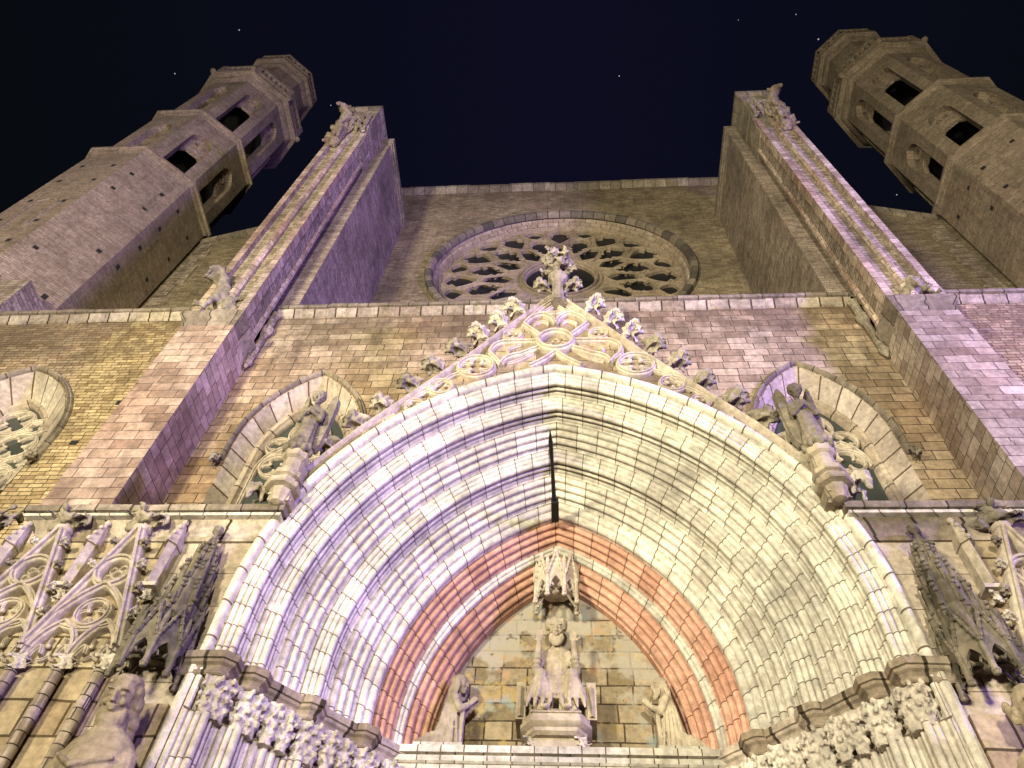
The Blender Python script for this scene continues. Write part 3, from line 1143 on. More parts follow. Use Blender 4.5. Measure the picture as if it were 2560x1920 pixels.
    m.sweep(arch(cx + 0.05, 0.36, 23.4, 0.36, 10, 21.6), [(-0.06, fy + 0.02), (-0.04, fy - 0.05), (0.05, fy - 0.05), (0.08, fy + 0.02)])
    m.build("blind_niche", M_TOWER, t)
    return t


bell_tower(-15.83, 10.29, "octagonal bell tower at left, dimly lit with a violet cast", -1)
bell_tower(15.70, 10.29, "octagonal bell tower at right, dimly lit and brownish", 1)

# ------------------------------------------------------------------ portal
portal = thing("portal", "deep pointed church portal with pale archivolts and two salmon ones under a gable", "portal")
DY = 0.964


def roll(ca, cy, r, t0, t1, n=7):
    return [(ca + r * cos(radians(t0 + (t1 - t0) * i / n)), cy - r * sin(radians(t0 + (t1 - t0) * i / n))) for i in range(n + 1)]


def prof_A(L):
    k = L / 0.267
    p = [(0.0, 0.0), (0.008, 0.028)] + roll(0.046, 0.026, 0.034, 165, 15, 6) + [(0.083, 0.036)] + roll(0.120, 0.034, 0.034, 165, 15, 6) + [(0.156, 0.044)] + \
        roll(0.198, 0.046, 0.042, 160, -60, 7) + [(0.206, 0.098), (0.204, 0.112)] + roll(0.214, 0.146, 0.028, 130, -70, 5) + \
        [(0.212, 0.182), (0.216, 0.200), (0.236, 0.204), (0.244, 0.222), (0.247, 0.250), (0.267, 0.257)]
    return [(a * k, y * k) for a, y in p]


def prof_B(L):
    k = L / 0.267
    p = [(0.0, 0.0), (0.006, 0.026)] + roll(0.050, 0.038, 0.042, 165, -40, 6) + [(0.084, 0.080), (0.092, 0.084)] + roll(0.130, 0.110, 0.042, 150, -50, 6) + \
        [(0.164, 0.154), (0.170, 0.158)] + roll(0.208, 0.184, 0.040, 140, -60, 6) + [(0.232, 0.232), (0.246, 0.240), (0.250, 0.254), (0.267, 0.257)]
    return [(a * k, y * k) for a, y in p]


def prof_R(L):
    k = L / 0.18
    p = [(0.0, 0.0)] + roll(0.05, 0.05, 0.05, 150, 0) + roll(0.13, 0.11, 0.055, 120, -40) + [(0.18, 0.173)]
    return [(a * k, y * k) for a, y in p]


ORD = [(0.00, 0.254, prof_A, M_ARCH), (0.254, 0.254, prof_A, M_ARCH), (0.508, 0.254, prof_B, M_ARCH), (0.762, 0.254, prof_A, M_ARCH),
       (1.016, 0.254, prof_B, M_ARCH), (1.27, 0.18, prof_R, M_ARCH), (1.45, 0.225, prof_B, M_ORAN), (1.675, 0.095, prof_R, M_ARCH), (1.77, 0.25, prof_B, M_ORAN)]


def W_(a):
    return 3.43 - 0.953 * a


def arch_at(a, n=36):
    ww, zs, ap = W_(a), 6.9 - 0.31 * a, 11.24 - 1.182 * a
    return arch(CX, ww, zs, ap - zs, n, 6.2)


LAB = {0: "outermost pale archivolt under the gable", 6: "outer salmon archivolt", 7: "thin white archivolt between the salmon ones", 8: "inner salmon archivolt"}
for idx, (a0, L, pf, mat) in enumerate(ORD):
    prof = [(a0 + a, 6.4 + DY * a0 + y) for a, y in pf(L)]
    curves = [arch_at(a) for a, _ in prof]
    mid = curves[len(curves) // 2]
    m = MB()
    rings, uvs = [], []
    u = random.uniform(0, 1)
    for i in range(len(mid)):
        if i:
            u += math.hypot(mid[i][0] - mid[i - 1][0], mid[i][1] - mid[i - 1][1])
        rings.append([(c[i][0], y, c[i][1]) for c, (a, y) in zip(curves, prof)])
        uvs.append([(u, idx + 0.15 + 0.7 * j / len(prof)) for j in range(len(prof))])
    m.loft(rings, False, False, uvs)
    o = m.build("archivolt", mat, portal, 50)
    if idx in LAB:
        o["label"] = LAB[idx]
# outer hood roll that borders the archivolts
m = MB()
hp = [(-0.13, 6.46), (-0.13, 6.40)] + roll(-0.065, 6.385, 0.06, 170, 10) + [(0.0, 6.42)]
curves = [arch_at(a) for a, _ in hp]
rings, uvs, u = [], [], 0.0
for i in range(len(curves[0])):
    if i:
        u += math.hypot(curves[0][i][0] - curves[0][i - 1][0], curves[0][i][1] - curves[0][i - 1][1])
    rings.append([(c[i][0], y, c[i][1]) for c, (a, y) in zip(curves, hp)])
    uvs.append([(u * 0.55, 0.2 + 0.05 * j) for j in range(len(hp))])
m.loft(rings, False, False, uvs)
m.build("arch_hood", M_ARCH, portal, 50)
# plain reveal from the last order back to the tympanum
m = MB()
c0 = arch_at(2.02)
m.loft([[(x, 6.4 + DY * 2.02, z), (x, 8.5, z)] for x, z in c0])
m.build("tympanum_reveal", M_ORAN, portal)

# jambs: the same sections running down from the capitals
for s in (-1, 1):
    for idx, (a0, L, pf, mat) in enumerate(ORD[:5] + [(1.27, 0.28, prof_A, M_ARCH), (1.55, 0.44, prof_B, M_ARCH)]):
        prof = [(a0 + a, 6.4 + DY * a0 + y) for a, y in pf(L)]
        m = MB()
        rings, uvs = [], []
        for z in (0.0, 1.5, 3.0, 4.2, 5.0, 5.64):
            rings.append([(CX + s * W_(a), y, z) for a, y in prof])
            uvs.append([(z + 0.21 * idx * s, idx + 0.15 + 0.7 * j / len(prof)) for j in range(len(prof))])
        m.loft(rings, False, False, uvs)
        m.build("jamb_shafts", M_JAMB, portal, 50)
    m = MB()
    pa, pb = (CX + s * 3.44, 6.44), (CX + s * 1.50, 6.4 + DY * 2.02 - 0.01)
    m.loft([[(*pa, z), (*pb, z)] for z in (5.55, 6.05)])
    m.loft([[(*pa, 5.63), (*pb, 5.63)], [(pa[0], pa[1] - 0.14, 5.63), (pb[0], pb[1] - 0.14, 5.63)]])
    m.build("capital_bed", M_JAMB, portal)
    m = MB()
    x0, x1 = sorted((CX + s * 3.43, CX + s * 3.57))
    m.lathe((CX + s * 3.53, 6.40, 0), [(0.06, 0), (0.06, 6.1)], 10)
    m.lathe((CX + s * 3.44, 6.39, 0), [(0.035, 0), (0.035, 6.1)], 10)
    m.build("outer_shaft", M_JAMB, portal)

# capitals and the stepped abacus above them
CAPG = [(0.0, 'A'), (0.254, 'A'), (0.508, 'B'), (0.762, 'A'), (1.016, 'B'), (1.27, 'A'), (1.56, 'B')]


def cap_mesh(kind, mat, seed):
    rnd = random.Random(seed)
    b = MB()
    if kind == 'A':
        cores = [((-0.055, 0.0), 0.115, 0.085), ((0.055, 0.0), 0.115, 0.085)]
    else:
        cores = [((-0.088, 0.0), 0.098, 0.07), ((0.088, 0.0), 0.098, 0.07)]
    for (x, y), rt, rb in cores:
        b.lathe((x, y, 0), [(rb * 0.9, 0.0), (rb, 0.03), (rb * 0.95, 0.06), (rb * 0.9, 0.1), (rt * 0.8, 0.26), (rt, 0.38), (rt, 0.42)], 12)
        for row, (z, rr, n) in enumerate(((0.12, rb * 1.05, 6), (0.21, rb * 1.25, 7), (0.30, rt * 1.05, 7), (0.37, rt * 1.12, 6))):
            for k in range(n):
                a = 2 * pi * (k + 0.5 * row) / n + rnd.uniform(-0.2, 0.2)
                c = Vector((x + cos(a) * rr, y + sin(a) * rr, z + rnd.uniform(-0.02, 0.02)))
                rot = Matrix.Rotation(a, 3, 'Z') @ Matrix.Rotation(rnd.uniform(-0.5, 0.5), 3, 'X')
                b.ball(c, (0.030, 0.034, 0.040), 8, rot)
    return sculpt(b, "capital_carving", mat, 0.009, 0, 0.013, 24.0)


CAPS = {('A', 0): cap_mesh('A', M_CAP, 1), ('A', 1): cap_mesh('A', M_CAP, 12), ('B', 0): cap_mesh('B', M_CAP, 2), ('B', 1): cap_mesh('B', M_CAP, 9),
        ('A', 2): cap_mesh('A', M_CARVE, 4)}
for s in (-1, 1):
    for i, (a0, kind) in enumerate(CAPG):
        am = a0 + 0.150
        var = 2 if i == 0 else (i // 2) % 2
        o = link("capital", CAPS[(kind, var)], portal)
        off = 0.035 if kind == 'A' else 0.045
        o.location = (CX + s * (W_(am) - off), 6.4 + DY * am - off, 5.60)
        o.rotation_euler = (0, 0, pi / 4 if s < 0 else -pi / 4)
    # abacus
    path = [(-0.20, -0.02)]
    for a0, kind in CAPG:
        y0 = DY * a0
        if kind == 'A':
            path += [(a0 + 0.03, y0 - 0.03), (a0 + 0.185, y0 - 0.03), (a0 + 0.25, y0 + 0.02), (a0 + 0.25, y0 + 0.17)]
        else:
            path += [(a0 + 0.06, y0 - 0.03), (a0 + 0.285, y0 + 0.20)]
    path += [(2.0, DY * 2.0)]
    plan = [(CX + s * W_(a), 6.4 + y) for a, y in path]
    m = MB()
    psweep(m, plan, [(-0.10, 5.985), (0.015, 5.985), (0.03, 6.0), (0.03, 6.03), (0.015, 6.045), (0.012, 6.06), (0.025, 6.085), (0.055, 6.105), (0.06, 6.12), (0.06, 6.135), (0.085, 6.14), (0.085, 6.215), (-0.25, 6.225)], False, 1.0 if s < 0 else -1.0)
    m.build("abacus", M_CORN, portal, 18)

# tympanum, lintel and the door head under it
m = MB()
m.plate([arch_at(2.0)], 8.45, 8.6)
m.build("tympanum", M_TYMP, portal)
m = MB()
m.box(CX - 1.8, CX + 1.8, 8.0, 8.47, 6.0, 6.06)
m.box(CX - 1.8, CX + 1.8, 7.93, 8.46, 6.155, 6.235)
m.tube([(CX - 1.8, 8.0, 6.105), (CX + 1.8, 8.0, 6.105)], 0.05, 10)
lv = m.build("lintel", M_ARCH, portal)
m = MB()
m.box(CX - 1.9, CX + 1.9, 8.06, 8.46, 0, 6.0)
m.build("door_head", M_JAMB, portal)

# spandrel walls beside the arch, and the gable above it
oa = arch_at(-0.10)
la = [p for p in oa[:len(oa) // 2 + 1]]
ra = [p for p in oa[len(oa) // 2:]]
for s, pts in ((-1, la), (1, list(reversed(ra)))):
    low = [p for p in pts if p[1] <= 8.75]
    xo = CX + s * 6.22
    poly = [(xo, 0), (low[0][0], 0)] + low + [(low[-1][0] + s * 0.15, 8.75), (low[-1][0] + s * 0.15, 8.2), (xo, 8.2)]
    m = MB()
    m.plate([poly], YP, YP + 0.8)
    x0, x1 = sorted((xo, xo - s * 0.4))
    m.box(x0, x1, YP + 0.8, YW + 0.1, 0, 8.2)
    m.build("spandrel_wall", M_SPAN, portal)
    m = MB()
    if s < 0:
        path = [(xo, YW), (xo, YP), (CX - 3.44, YP), (CX - 3.44, YP + 0.6)]
    else:
        path = [(CX + 3.50, YP + 0.6), (CX + 3.50, YP), (xo, YP), (xo, YW)]
    xa_, xb_ = sorted((path[1][0], path[2][0]))
    ret_ = [path[0], path[1]] if s < 0 else [path[2], path[3]]
    end_ = [path[2], path[3]] if s < 0 else [path[0], path[1]]
    psweep(m, path, [(0.0, 7.80), (0.03, 7.80), (0.05, 7.835), (0.03, 7.87), (0.03, 7.90), (0.06, 8.0), (0.12, 8.065)], False, 1.0)
    m.build("ledge_cove", M_CORN, portal)
    m = MB()
    psweep(m, path, [(0.1, 8.065), (0.19, 8.07), (0.205, 8.09), (0.19, 8.115), (0.14, 8.118)], False, 1.0)
    m.build("ledge_roll", M_ARCH, portal)
    m = MB()
    FP = [(0.1, 8.119), (0.225, 8.12), (0.235, 8.135), (0.235, 8.21), (-0.3, 8.24), (-0.3, 8.119)]
    course(m, xa_ - 0.235, xb_ + 0.235, YP, FP, 0.6, 0.006, 11 + s)
    m.build("ledge_fascia", M_FASC, portal)
    m = MB()
    psweep(m, [(ret_[0][0], YP + 0.31), (ret_[0][0], YW)][::(1 if s > 0 else -1)], FP[:4] + [(-0.1, 8.235), (-0.1, 8.119)], False, 1.0)
    m.build("ledge_fascia", M_FASC, portal)

RAKE = [(3.42, 8.62), (3.1, 9.22), (2.65, 9.92), (2.05, 10.75), (1.35, 11.70), (0.95, 12.32), (0.45, 13.06), (0.0, 13.72)]
m = MB()
top = [p for p in oa if p[1] > 8.62]
poly = [(CX - d, z) for d, z in RAKE] + [(CX + d, z) for d, z in reversed(RAKE[:-1])] + list(reversed(top))
m.plate([poly], 6.49, 7.0)
gable = m.build("gable", M_GPAN, portal)
for s in (-1, 1):
    m = MB()
    pts = [(CX + s * d, z) for d, z in RAKE]
    if s > 0:
        pts = pts[::-1]
    m.sweep(pts, [(-0.04, 6.58), (-0.04, 6.46), (-0.025, 6.42), (-0.005, 6.44), (0.0, 6.41), (0.025, 6.37), (0.055, 6.39), (0.07, 6.44), (0.085, 6.46), (0.085, 7.02)])
    e = (CX + s * RAKE[0][0], RAKE[0][1])
    m.box(min(e[0] - s * 0.2, e[0] + s * 0.12), max(e[0] - s * 0.2, e[0] + s * 0.12), 6.34, 6.9, e[1] - 0.12, e[1] + 0.05)
    m.build("rake_moulding", M_TRAC, gable)
t = MB()
yb, yf = 6.50, 6.375


def G(x, z):
    return (CX + x, z)


t.bar(circ(CX, 12.15, 0.27, 36), 0.10, yb, yf - 0.05, True)
foil(t, CX, 12.15, 0.2, 5, 0.05, yb, yf + 0.08, 0.3, False)
for s in (-1, 1):
    t.bar([G(0, 12.44), G(0, 12.66)] + bez(G(0, 12.70), G(s * 0.02, 12.98), G(s * 0.21, 13.06), None, 8), 0.09, yb, yf)
    t.bar(bez(G(s * 0.21, 13.06), G(s * 0.45, 13.0), G(s * 0.52, 12.72), None, 8) + [G(s * 0.22, 12.32)], 0.09, yb, yf)
    t.bar(bez(G(s * 0.52, 12.74), G(s * 0.46, 13.0), G(s * 0.06, 13.55), None, 8), 0.08, yb, yf + 0.02)
    t.bar(bez(G(s * 0.30, 13.06), G(s * 0.10, 13.20), G(0, 13.42), None, 6), 0.06, yb, yf + 0.02)
    t.bar(bez(G(s * 0.40, 13.02), G(s * 0.2, 13.15), G(0, 13.12), None, 6), 0.06, yb, yf + 0.03)
    t.bar([G(s * 0.28, 12.18), G(s * 0.80, 12.17)] + bez(G(s * 0.84, 12.17), G(s * 1.10, 12.06), G(s * 1.0, 11.78), None, 8), 0.09, yb, yf)
    t.bar([G(s * 0.24, 12.0)] + bez(G(s * 0.55, 11.8), G(s * 0.85, 11.72), G(s * 0.84, 11.50), None, 8), 0.09, yb, yf)
    t.bar(bez(G(0, 11.88), G(s * 0.12, 11.66), G(s * 0.40, 11.45), None, 8), 0.09, yb, yf)
    t.bar(bez(G(s * 1.0, 11.78), G(s * 0.90, 11.66), G(s * 0.84, 11.5), None, 6), 0.08, yb, yf)
    foil(t, CX + s * 1.22, 11.46, 0.27, 4, 0.075, yb, yf)
    foil(t, CX + s * 0.70, 12.42, 0.15, 3, 0.055, yb, yf + 0.04)
    sc = MB()
    foil(sc, CX + s * 1.70, 10.93, 0.18, 3, 0.06, yb, yf + 0.02)
    sc.build("gable_scroll", M_TRAC, gable)
    sc = MB()
    foil(sc, CX + s * 2.04, 10.50, 0.13, 3, 0.05, yb, yf + 0.04)
    sc.build("gable_scroll", M_TRAC, gable)
    sc = MB()
    foil(sc, CX + s * 2.32, 10.14, 0.10, 3, 0.045, yb, yf + 0.05)
    sc.build("gable_scroll", M_TRAC, gable)
    sc = MB()
    foil(sc, CX + s * 2.56, 9.82, 0.08, 3, 0.04, yb, yf + 0.05)
    sc.build("gable_scroll", M_TRAC, gable)
    sc = MB()
    sc.bar(bez(G(s * 1.45, 11.3), G(s * 1.62, 11.28), G(s * 1.86, 10.84), None, 8), 0.06, yb, yf + 0.03)
    sc.build("gable_scroll", M_TRAC, gable)
    sc = MB()
    sc.bar(bez(G(s * 1.80, 10.86), G(s * 2.0, 10.82), G(s * 2.2, 10.44), None, 8), 0.05, yb, yf + 0.03)
    sc.build("gable_scroll", M_TRAC, gable)
    t.bar(bez(G(s * 0.1, 12.74), G(s * 0.2, 12.95), G(s * 0.36, 12.74), None, 6), 0.05, yb, yf + 0.05)
    t.bar(bez(G(s * 0.55, 12.1), G(s * 0.85, 12.0), G(s * 0.72, 11.86), None, 6), 0.05, yb, yf + 0.05)
    t.bar(bez(G(s * 0.35, 11.86), G(s * 0.6, 11.6), G(s * 0.74, 11.58), None, 6), 0.05, yb, yf + 0.05)
t.build("gable_tracery", M_TRAC, gable)


# crockets: a curled leaf on a stalk, three carvings used in turn
def crocket(seed, mat):
    rnd = random.Random(seed)
    b = MB()
    b.tube([(0, 0, -0.12), (0.05, -0.02, 0.02), (0.12, -0.05, 0.12), (0.20, -0.08, 0.12), (0.24, -0.10, 0.04), (0.20, -0.11, -0.02)], [0.06, 0.07, 0.10, 0.11, 0.09, 0.05], 8)
    for i in range(9):
        a = rnd.uniform(-1.2, 1.2)
        b.ball((0.12 + rnd.uniform(-0.08, 0.1), -0.05 + 0.11 * sin(a), 0.06 + rnd.uniform(-0.08, 0.1)), (0.07, 0.045, 0.055), 8, Matrix.Rotation(a, 3, 'Z'))
    return sculpt(b, "crocket_carving", mat, 0.016, 0, 0.045, 11.0)


CROCK = [crocket(1, M_CROCK), crocket(2, M_CARVE), crocket(3, M_DARKST)]
CR = [(0.44, 13.24), (0.72, 12.76), (1.0, 12.34), (1.31, 11.88), (1.62, 11.40), (1.93, 10.90), (2.26, 10.42), (2.56, 9.96), (2.88, 9.48)]
for s in (-1, 1):
    for i, (d, z) in enumerate(CR):
        o = link("crocket", CROCK[2 if (s < 0 and i > 2 and i % 2) or (s > 0 and i % 4 == 3) or i >= 7 else (1 if i < 3 else 0)], gable)
        o.location = (CX + s * (d + 0.03), 6.50, z - 0.02)
        o.scale = (s * random.uniform(1.25, 1.45), random.uniform(1.3, 1.5), random.uniform(1.25, 1.45))
# finial
m = MB()
fx = -0.09
m.lathe((fx, 6.36, 13.3), [(0.13, 0), (0.11, 0.3), (0.10, 0.75), (0.12, 0.80), (0.17, 0.86), (0.19, 0.92), (0.16, 0.97), (0.09, 1.0), (0.08, 1.7)], 8, pi / 8)
m.build("finial_stem", M_CROCK, gable)
rnd = random.Random(4)
b = MB()
for (zc, R, n, r) in ((14.52, 0.21, 6, 0.12), (14.90, 0.22, 6, 0.13), (15.10, 0.10, 4, 0.09)):
    for k in range(n):
        a = 2 * pi * k / n + zc
        c = Vector((fx + R * cos(a), 6.36 + R * sin(a), zc))
        b.ball(c, (r, r, r * 1.1), 8)
        b.tube([(fx, 6.36, zc - 0.18), (fx + R * 0.6 * cos(a), 6.36 + R * 0.6 * sin(a), zc - 0.05), c], [0.05, 0.06, 0.07], 6)
        for q in range(4):
            b.ball(c + Vector((rnd.uniform(-1, 1), rnd.uniform(-1, 1), rnd.uniform(-1, 1))) * r, r * 0.5, 6)
b.lathe((fx, 6.36, 14.25), [(0.06, 0), (0.09, 0.3), (0.06, 0.9)], 8)
link("finial", sculpt(b, "finial_carving", M_FIN, 0.018, 0, 0.07, 8.0), gable)
for s in (-1, 1):
    o = link("finial_leaf", CROCK[0], gable)
    o.location = (fx + s * 0.10, 6.38, 13.78)
    o.scale = (s * 1.15, 1.2, 1.1)

# iron bar jutting out of the archivolts over the salmon ones
m = MB()
m.tube([(-0.155, 7.68, 9.40), (-0.16, 7.50, 9.41), (-0.175, 6.75, 9.43), (-0.19, 6.30, 9.44), (-0.192, 6.12, 9.445)], [0.045, 0.035, 0.024, 0.03, 0.006], 10)
m.box(-0.205, -0.105, 7.30, 7.66, 9.35, 9.45)
tag(m.build("iron_bar", M_IRON), "thin dark iron bar jutting from the archivolts above the salmon arches", "iron bar")


# ------------------------------------------------------------------ blind arcades beside the portal
def blind_arcade(s):
    X = lambda d: CX + s * d
    root = MB()
    # plain coursed backing of the arcade stands a little proud of the wall
    x0, x1 = sorted((X(4.36), X(7.4)))
    root.box(x0, x1, YP - 0.03, YP, 0.5, 7.78)
    base = root.build("blind_arcade", M_ASH, portal)
    yb, yf = YP - 0.02, YP - 0.17
    t = MB()
    cols = [4.42, 4.85, 5.33, 5.84, 6.35, 6.86]
    for i in range(5):
        a, b = cols[i], cols[i + 1]
        c, wd = (a + b) / 2, (b - a) / 2
        t.bar(arch(X(c), wd, 6.16, 0.42, 10), 0.075, yb, yf)
        foil(t, X(c), 6.27, wd * 0.66, 3, 0.05, yb, yf + 0.05, pi / 2, False)
        for sg in (-1, 1):
            t.bar(bez((X(c) + sg * wd * 0.85, 6.16), (X(c) + sg * wd * 0.5, 6.42), (X(c) + sg * wd * 0.36, 6.2), None, 6), 0.045, yb, yf + 0.05)
    for c in (4.875, 5.84, 6.83):
        wd = 0.47
        t.bar(arch(X(c), wd, 6.2, 0.86, 14), 0.08, yb, yf - 0.03)
        foil(t, X(c), 6.70, 0.17, 3, 0.055, yb, yf + 0.02, pi / 2)
        t.bar(bez((X(c) - 0.28, 6.55), (X(c), 6.42), (X(c) + 0.28, 6.55), None, 8), 0.05, yb, yf + 0.02)
        t.bar(circ(X(c), 7.24, 0.20, 30), 0.085, yb, yf - 0.04, True)
        for k in range(6):
            a = 2 * pi * k / 6 + 0.3
            t.bar(circ(X(c) + 0.105 * cos(a), 7.24 + 0.105 * sin(a), 0.042, 10), 0.018, yb, yf + 0.09, True)
        t.bar(circ(X(c), 7.24, 0.055, 12), 0.022, yb, yf + 0.07, True)
        for sg in (-1, 1):
            t.bar([(X(c) + sg * 0.50, 6.24), (X(c) + sg * 0.02, 7.86)] if sg < 0 else [(X(c) + 0.02, 7.86), (X(c) + 0.50, 6.24)], 0.10, yb, yf - 0.06)
        # finial stem over the gablet
        t.lathe((X(c), YP - 0.12, 7.74), [(0.04, 0), (0.05, 0.08), (0.10, 0.12), (0.11, 0.16), (0.04, 0.22), (0.035, 0.34)], 10)
    t.build("arcade_tracery", M_TRAC, base)
    for c in (4.875, 5.84, 6.83):
        o = link("arcade_finial", LEAF_B, base)
        o.location = (X(c), YP - 0.16, 8.08)
        o.scale = (1.25, 1.0, 1.2)
        for sg in (-1, 1):
            for i in range(4):
                o = link("arcade_crocket", CROCK[2 if (i + int(c)) % 2 else 1], base)
                o.location = (X(c) + sg * (0.44 - i * 0.11), YP - 0.15, 6.62 + i * 0.33)
                o.scale = (sg * 0.42, 0.5, 0.42)
    for d in cols:
        m = MB()
        m.lathe((X(d), YP - 0.12, 0.5), [(0.06, 0), (0.06, 5.48)], 12)
        m.build("arcade_column", M_PIER, base)
        o = link("arcade_capital", LEAF_A, base)
        o.location = (X(d), YP - 0.13, 6.08)
        o.scale = (0.62, 0.6, 0.62)
    for d in (4.40, 5.36, 6.35):
        m = MB()
        x = X(d)
        m.prism([(x - 0.06, YP), (x - 0.06, YP - 0.14), (x, YP - 0.22), (x + 0.06, YP - 0.14), (x + 0.06, YP)], 7.05, 7.62)
        m.prism([(x - 0.08, YP), (x - 0.08, YP - 0.17), (x, YP - 0.26), (x + 0.08, YP - 0.17), (x + 0.08, YP)], 7.62, 8.0,
                [(x - 0.01, YP), (x - 0.01, YP - 0.11), (x, YP - 0.13), (x + 0.01, YP - 0.11), (x + 0.01, YP)])
        m.prism([(x - 0.10, YP), (x - 0.10, YP - 0.2), (x + 0.10, YP - 0.2), (x + 0.10, YP)], 7.0, 7.05)
        for zz in (7.66, 7.78, 7.9):
            m.ball((x, YP - 0.25 + (zz - 7.62) * 0.32, zz), 0.03, 8)
        m.ball((x, YP - 0.1, 8.02), 0.04, 8)
        m.build("arcade_pinnacle", M_TRAC, base)
        o = link("arcade_bracket", LEAF_A, base)
        o.location = (x, YP - 0.12, 6.93)
        o.scale = (0.45, 0.6, 0.5)
    m = MB()
    xw = X(3.98)
    m.box(min(xw, X(4.1)), max(xw, X(4.1)), YP - 0.01, YP, 0.5, 6.0)
    return base


blind_arcade(-1)
blind_arcade(1)


# ------------------------------------------------------------------ canopies
def canopy(cx, cy, z0, R, h, mat, label, spire):
    root = MB()
    hw = R * math.tan(pi / 8)
    for k in (-2, -1, 0, 1, 2):
        a = -pi / 2 + k * pi / 4
        nrm, tan = Vector((cos(a), sin(a), 0)), Vector((-sin(a), cos(a), 0))
        M = Matrix(((tan.x, -nrm.x, 0, cx + nrm.x * R), (tan.y, -nrm.y, 0, cy + nrm.y * R), (0, 0, 1, z0), (0, 0, 0, 1)))
        root.xf = M
        ar = arch(0, hw * 0.72, h * 0.06, h * 0.30, 8, 0.0)
        root.plate([[(-hw, 0)] + ar + [(hw, 0), (hw, h * 0.42), (0, h * 0.95), (-hw, h * 0.42)]], 0.0, 0.035)
        root.bar([(-hw, h * 0.38), (0, h * 0.98)], 0.035, 0.0, -0.04)
        root.bar([(0, h * 0.98), (hw, h * 0.38)], 0.035, 0.0, -0.04)
        for q in range(4):
            for sg in (-1, 1):
                root.ball((sg * hw * (0.85 - q * 0.22), -0.02, h * (0.48 + q * 0.125)), 0.028, 6)
        root.ball((0, -0.01, h), 0.04, 8)
        for sg in (-1, 1):
            root.bar(bez((sg * hw * 0.7, h * 0.1), (sg * hw * 0.5, h * 0.28), (sg * hw * 0.25, h * 0.12), None, 5), 0.02, 0.03, 0.0)
        root.xf = None
    r2 = R / cos(pi / 8)
    for k in range(-2, 4):
        a = -pi / 2 + (k - 0.5) * pi / 4
        p = (cx + r2 * cos(a), cy + r2 * sin(a))
        root.tube([(p[0], p[1], z0 - 0.07), (p[0], p[1], z0 - 0.03), (p[0], p[1], z0 + h * 0.4), (p[0], p[1], z0 + h * 0.75), (p[0], p[1], z0 + h * 0.92)], [0.045, 0.028, 0.026, 0.03, 0.004], 8)
        root.ball((p[0], p[1], z0 - 0.07), 0.04, 8)
        root.tube([(cx, cy, z0 + h * 0.32), (cx + 0.6 * r2 * cos(a), cy + 0.6 * r2 * sin(a), z0 + h * 0.26), (p[0], p[1], z0)], 0.018, 6)
    root.ball((cx, cy, z0 + h * 0.30), 0.06, 8)
    root.lathe((cx, cy, z0 + h * 0.33), [(R * 0.98, 0.0), (R * 0.7, 0.05), (0.02, 0.08)], 8, pi / 8)
    o = root.build("canopy", mat, portal)
    o["label"] = label
    if spire:
        m = MB()
        z = z0 + h * 0.8
        for i in range(4):
            rr = 0.27 - i * 0.055
            hh = 0.42 - i * 0.03
            m.prism(ngon(cx, YP - 0.12, rr * 0.8, 8), z - 0.15, z + hh * 0.7)
            for k in (-2, -1, 0, 1, 2):
                a = -pi / 2 + k * pi / 4
                x, y = cx + rr * cos(a), YP - 0.12 + rr * 0.8 * sin(a)
                m.tube([(x, y, z - 0.18), (x, y, z + hh * 0.55), (x, y, z + hh * 0.95)], [0.035, 0.03, 0.004], 6)
                for q in range(3):
                    m.ball((x + random.uniform(-0.03, 0.03), y - 0.02, z + hh * (0.4 + 0.16 * q)), 0.03, 6)
            z += hh * 0.8
        m.lathe((cx, YP - 0.14, z - 0.05), [(0.08, 0), (0.02, 0.22), (0.06, 0.26), (0.06, 0.33), (0.0, 0.36)], 8)
        m.build("canopy_spire", mat, o)
    return o


canopy(-0.15, 8.16, 8.36, 0.27, 0.66, M_TRAC, "small vaulted canopy over the seated figure", False)
canopy(-4.06, 6.28, 5.92, 0.28, 0.62, M_CANOPY, "blackened canopy at the left edge of the portal", True)
canopy(3.80, 6.28, 5.92, 0.28, 0.62, M_CANOPY, "blackened canopy at the right edge of the portal", True)
for s in (-1, 1):
    m = MB()
    x = CX + s * 3.93
    m.prism([(x - 0.3, YP), (x - 0.3, YP - 0.05), (x + 0.3, YP - 0.05), (x + 0.3, YP)], 0.5, 5.7)
    m.build("niche_back", M_ASH, portal)

# ------------------------------------------------------------------ statues


def robe(mb, secs, n=44):
    """stacked sections (cx, cy, z, rx, ry, fold amplitude, fold count, phase)"""
    rings = []
    for cx, cy, z, rx, ry, am, nf, ph in secs:
        ring = []
        for k in range(n):
            a = 2 * pi * k / n
            f = 1 + am * (0.7 * sin(nf * a + ph) + 0.5 * sin((nf * 2 - 3) * a + 2.1 * ph + 1))
            ring.append((cx + rx * f * cos(a), cy + ry * f * sin(a), z))
        rings.append(ring)
    mb.loft(rings, True, False, None, True)


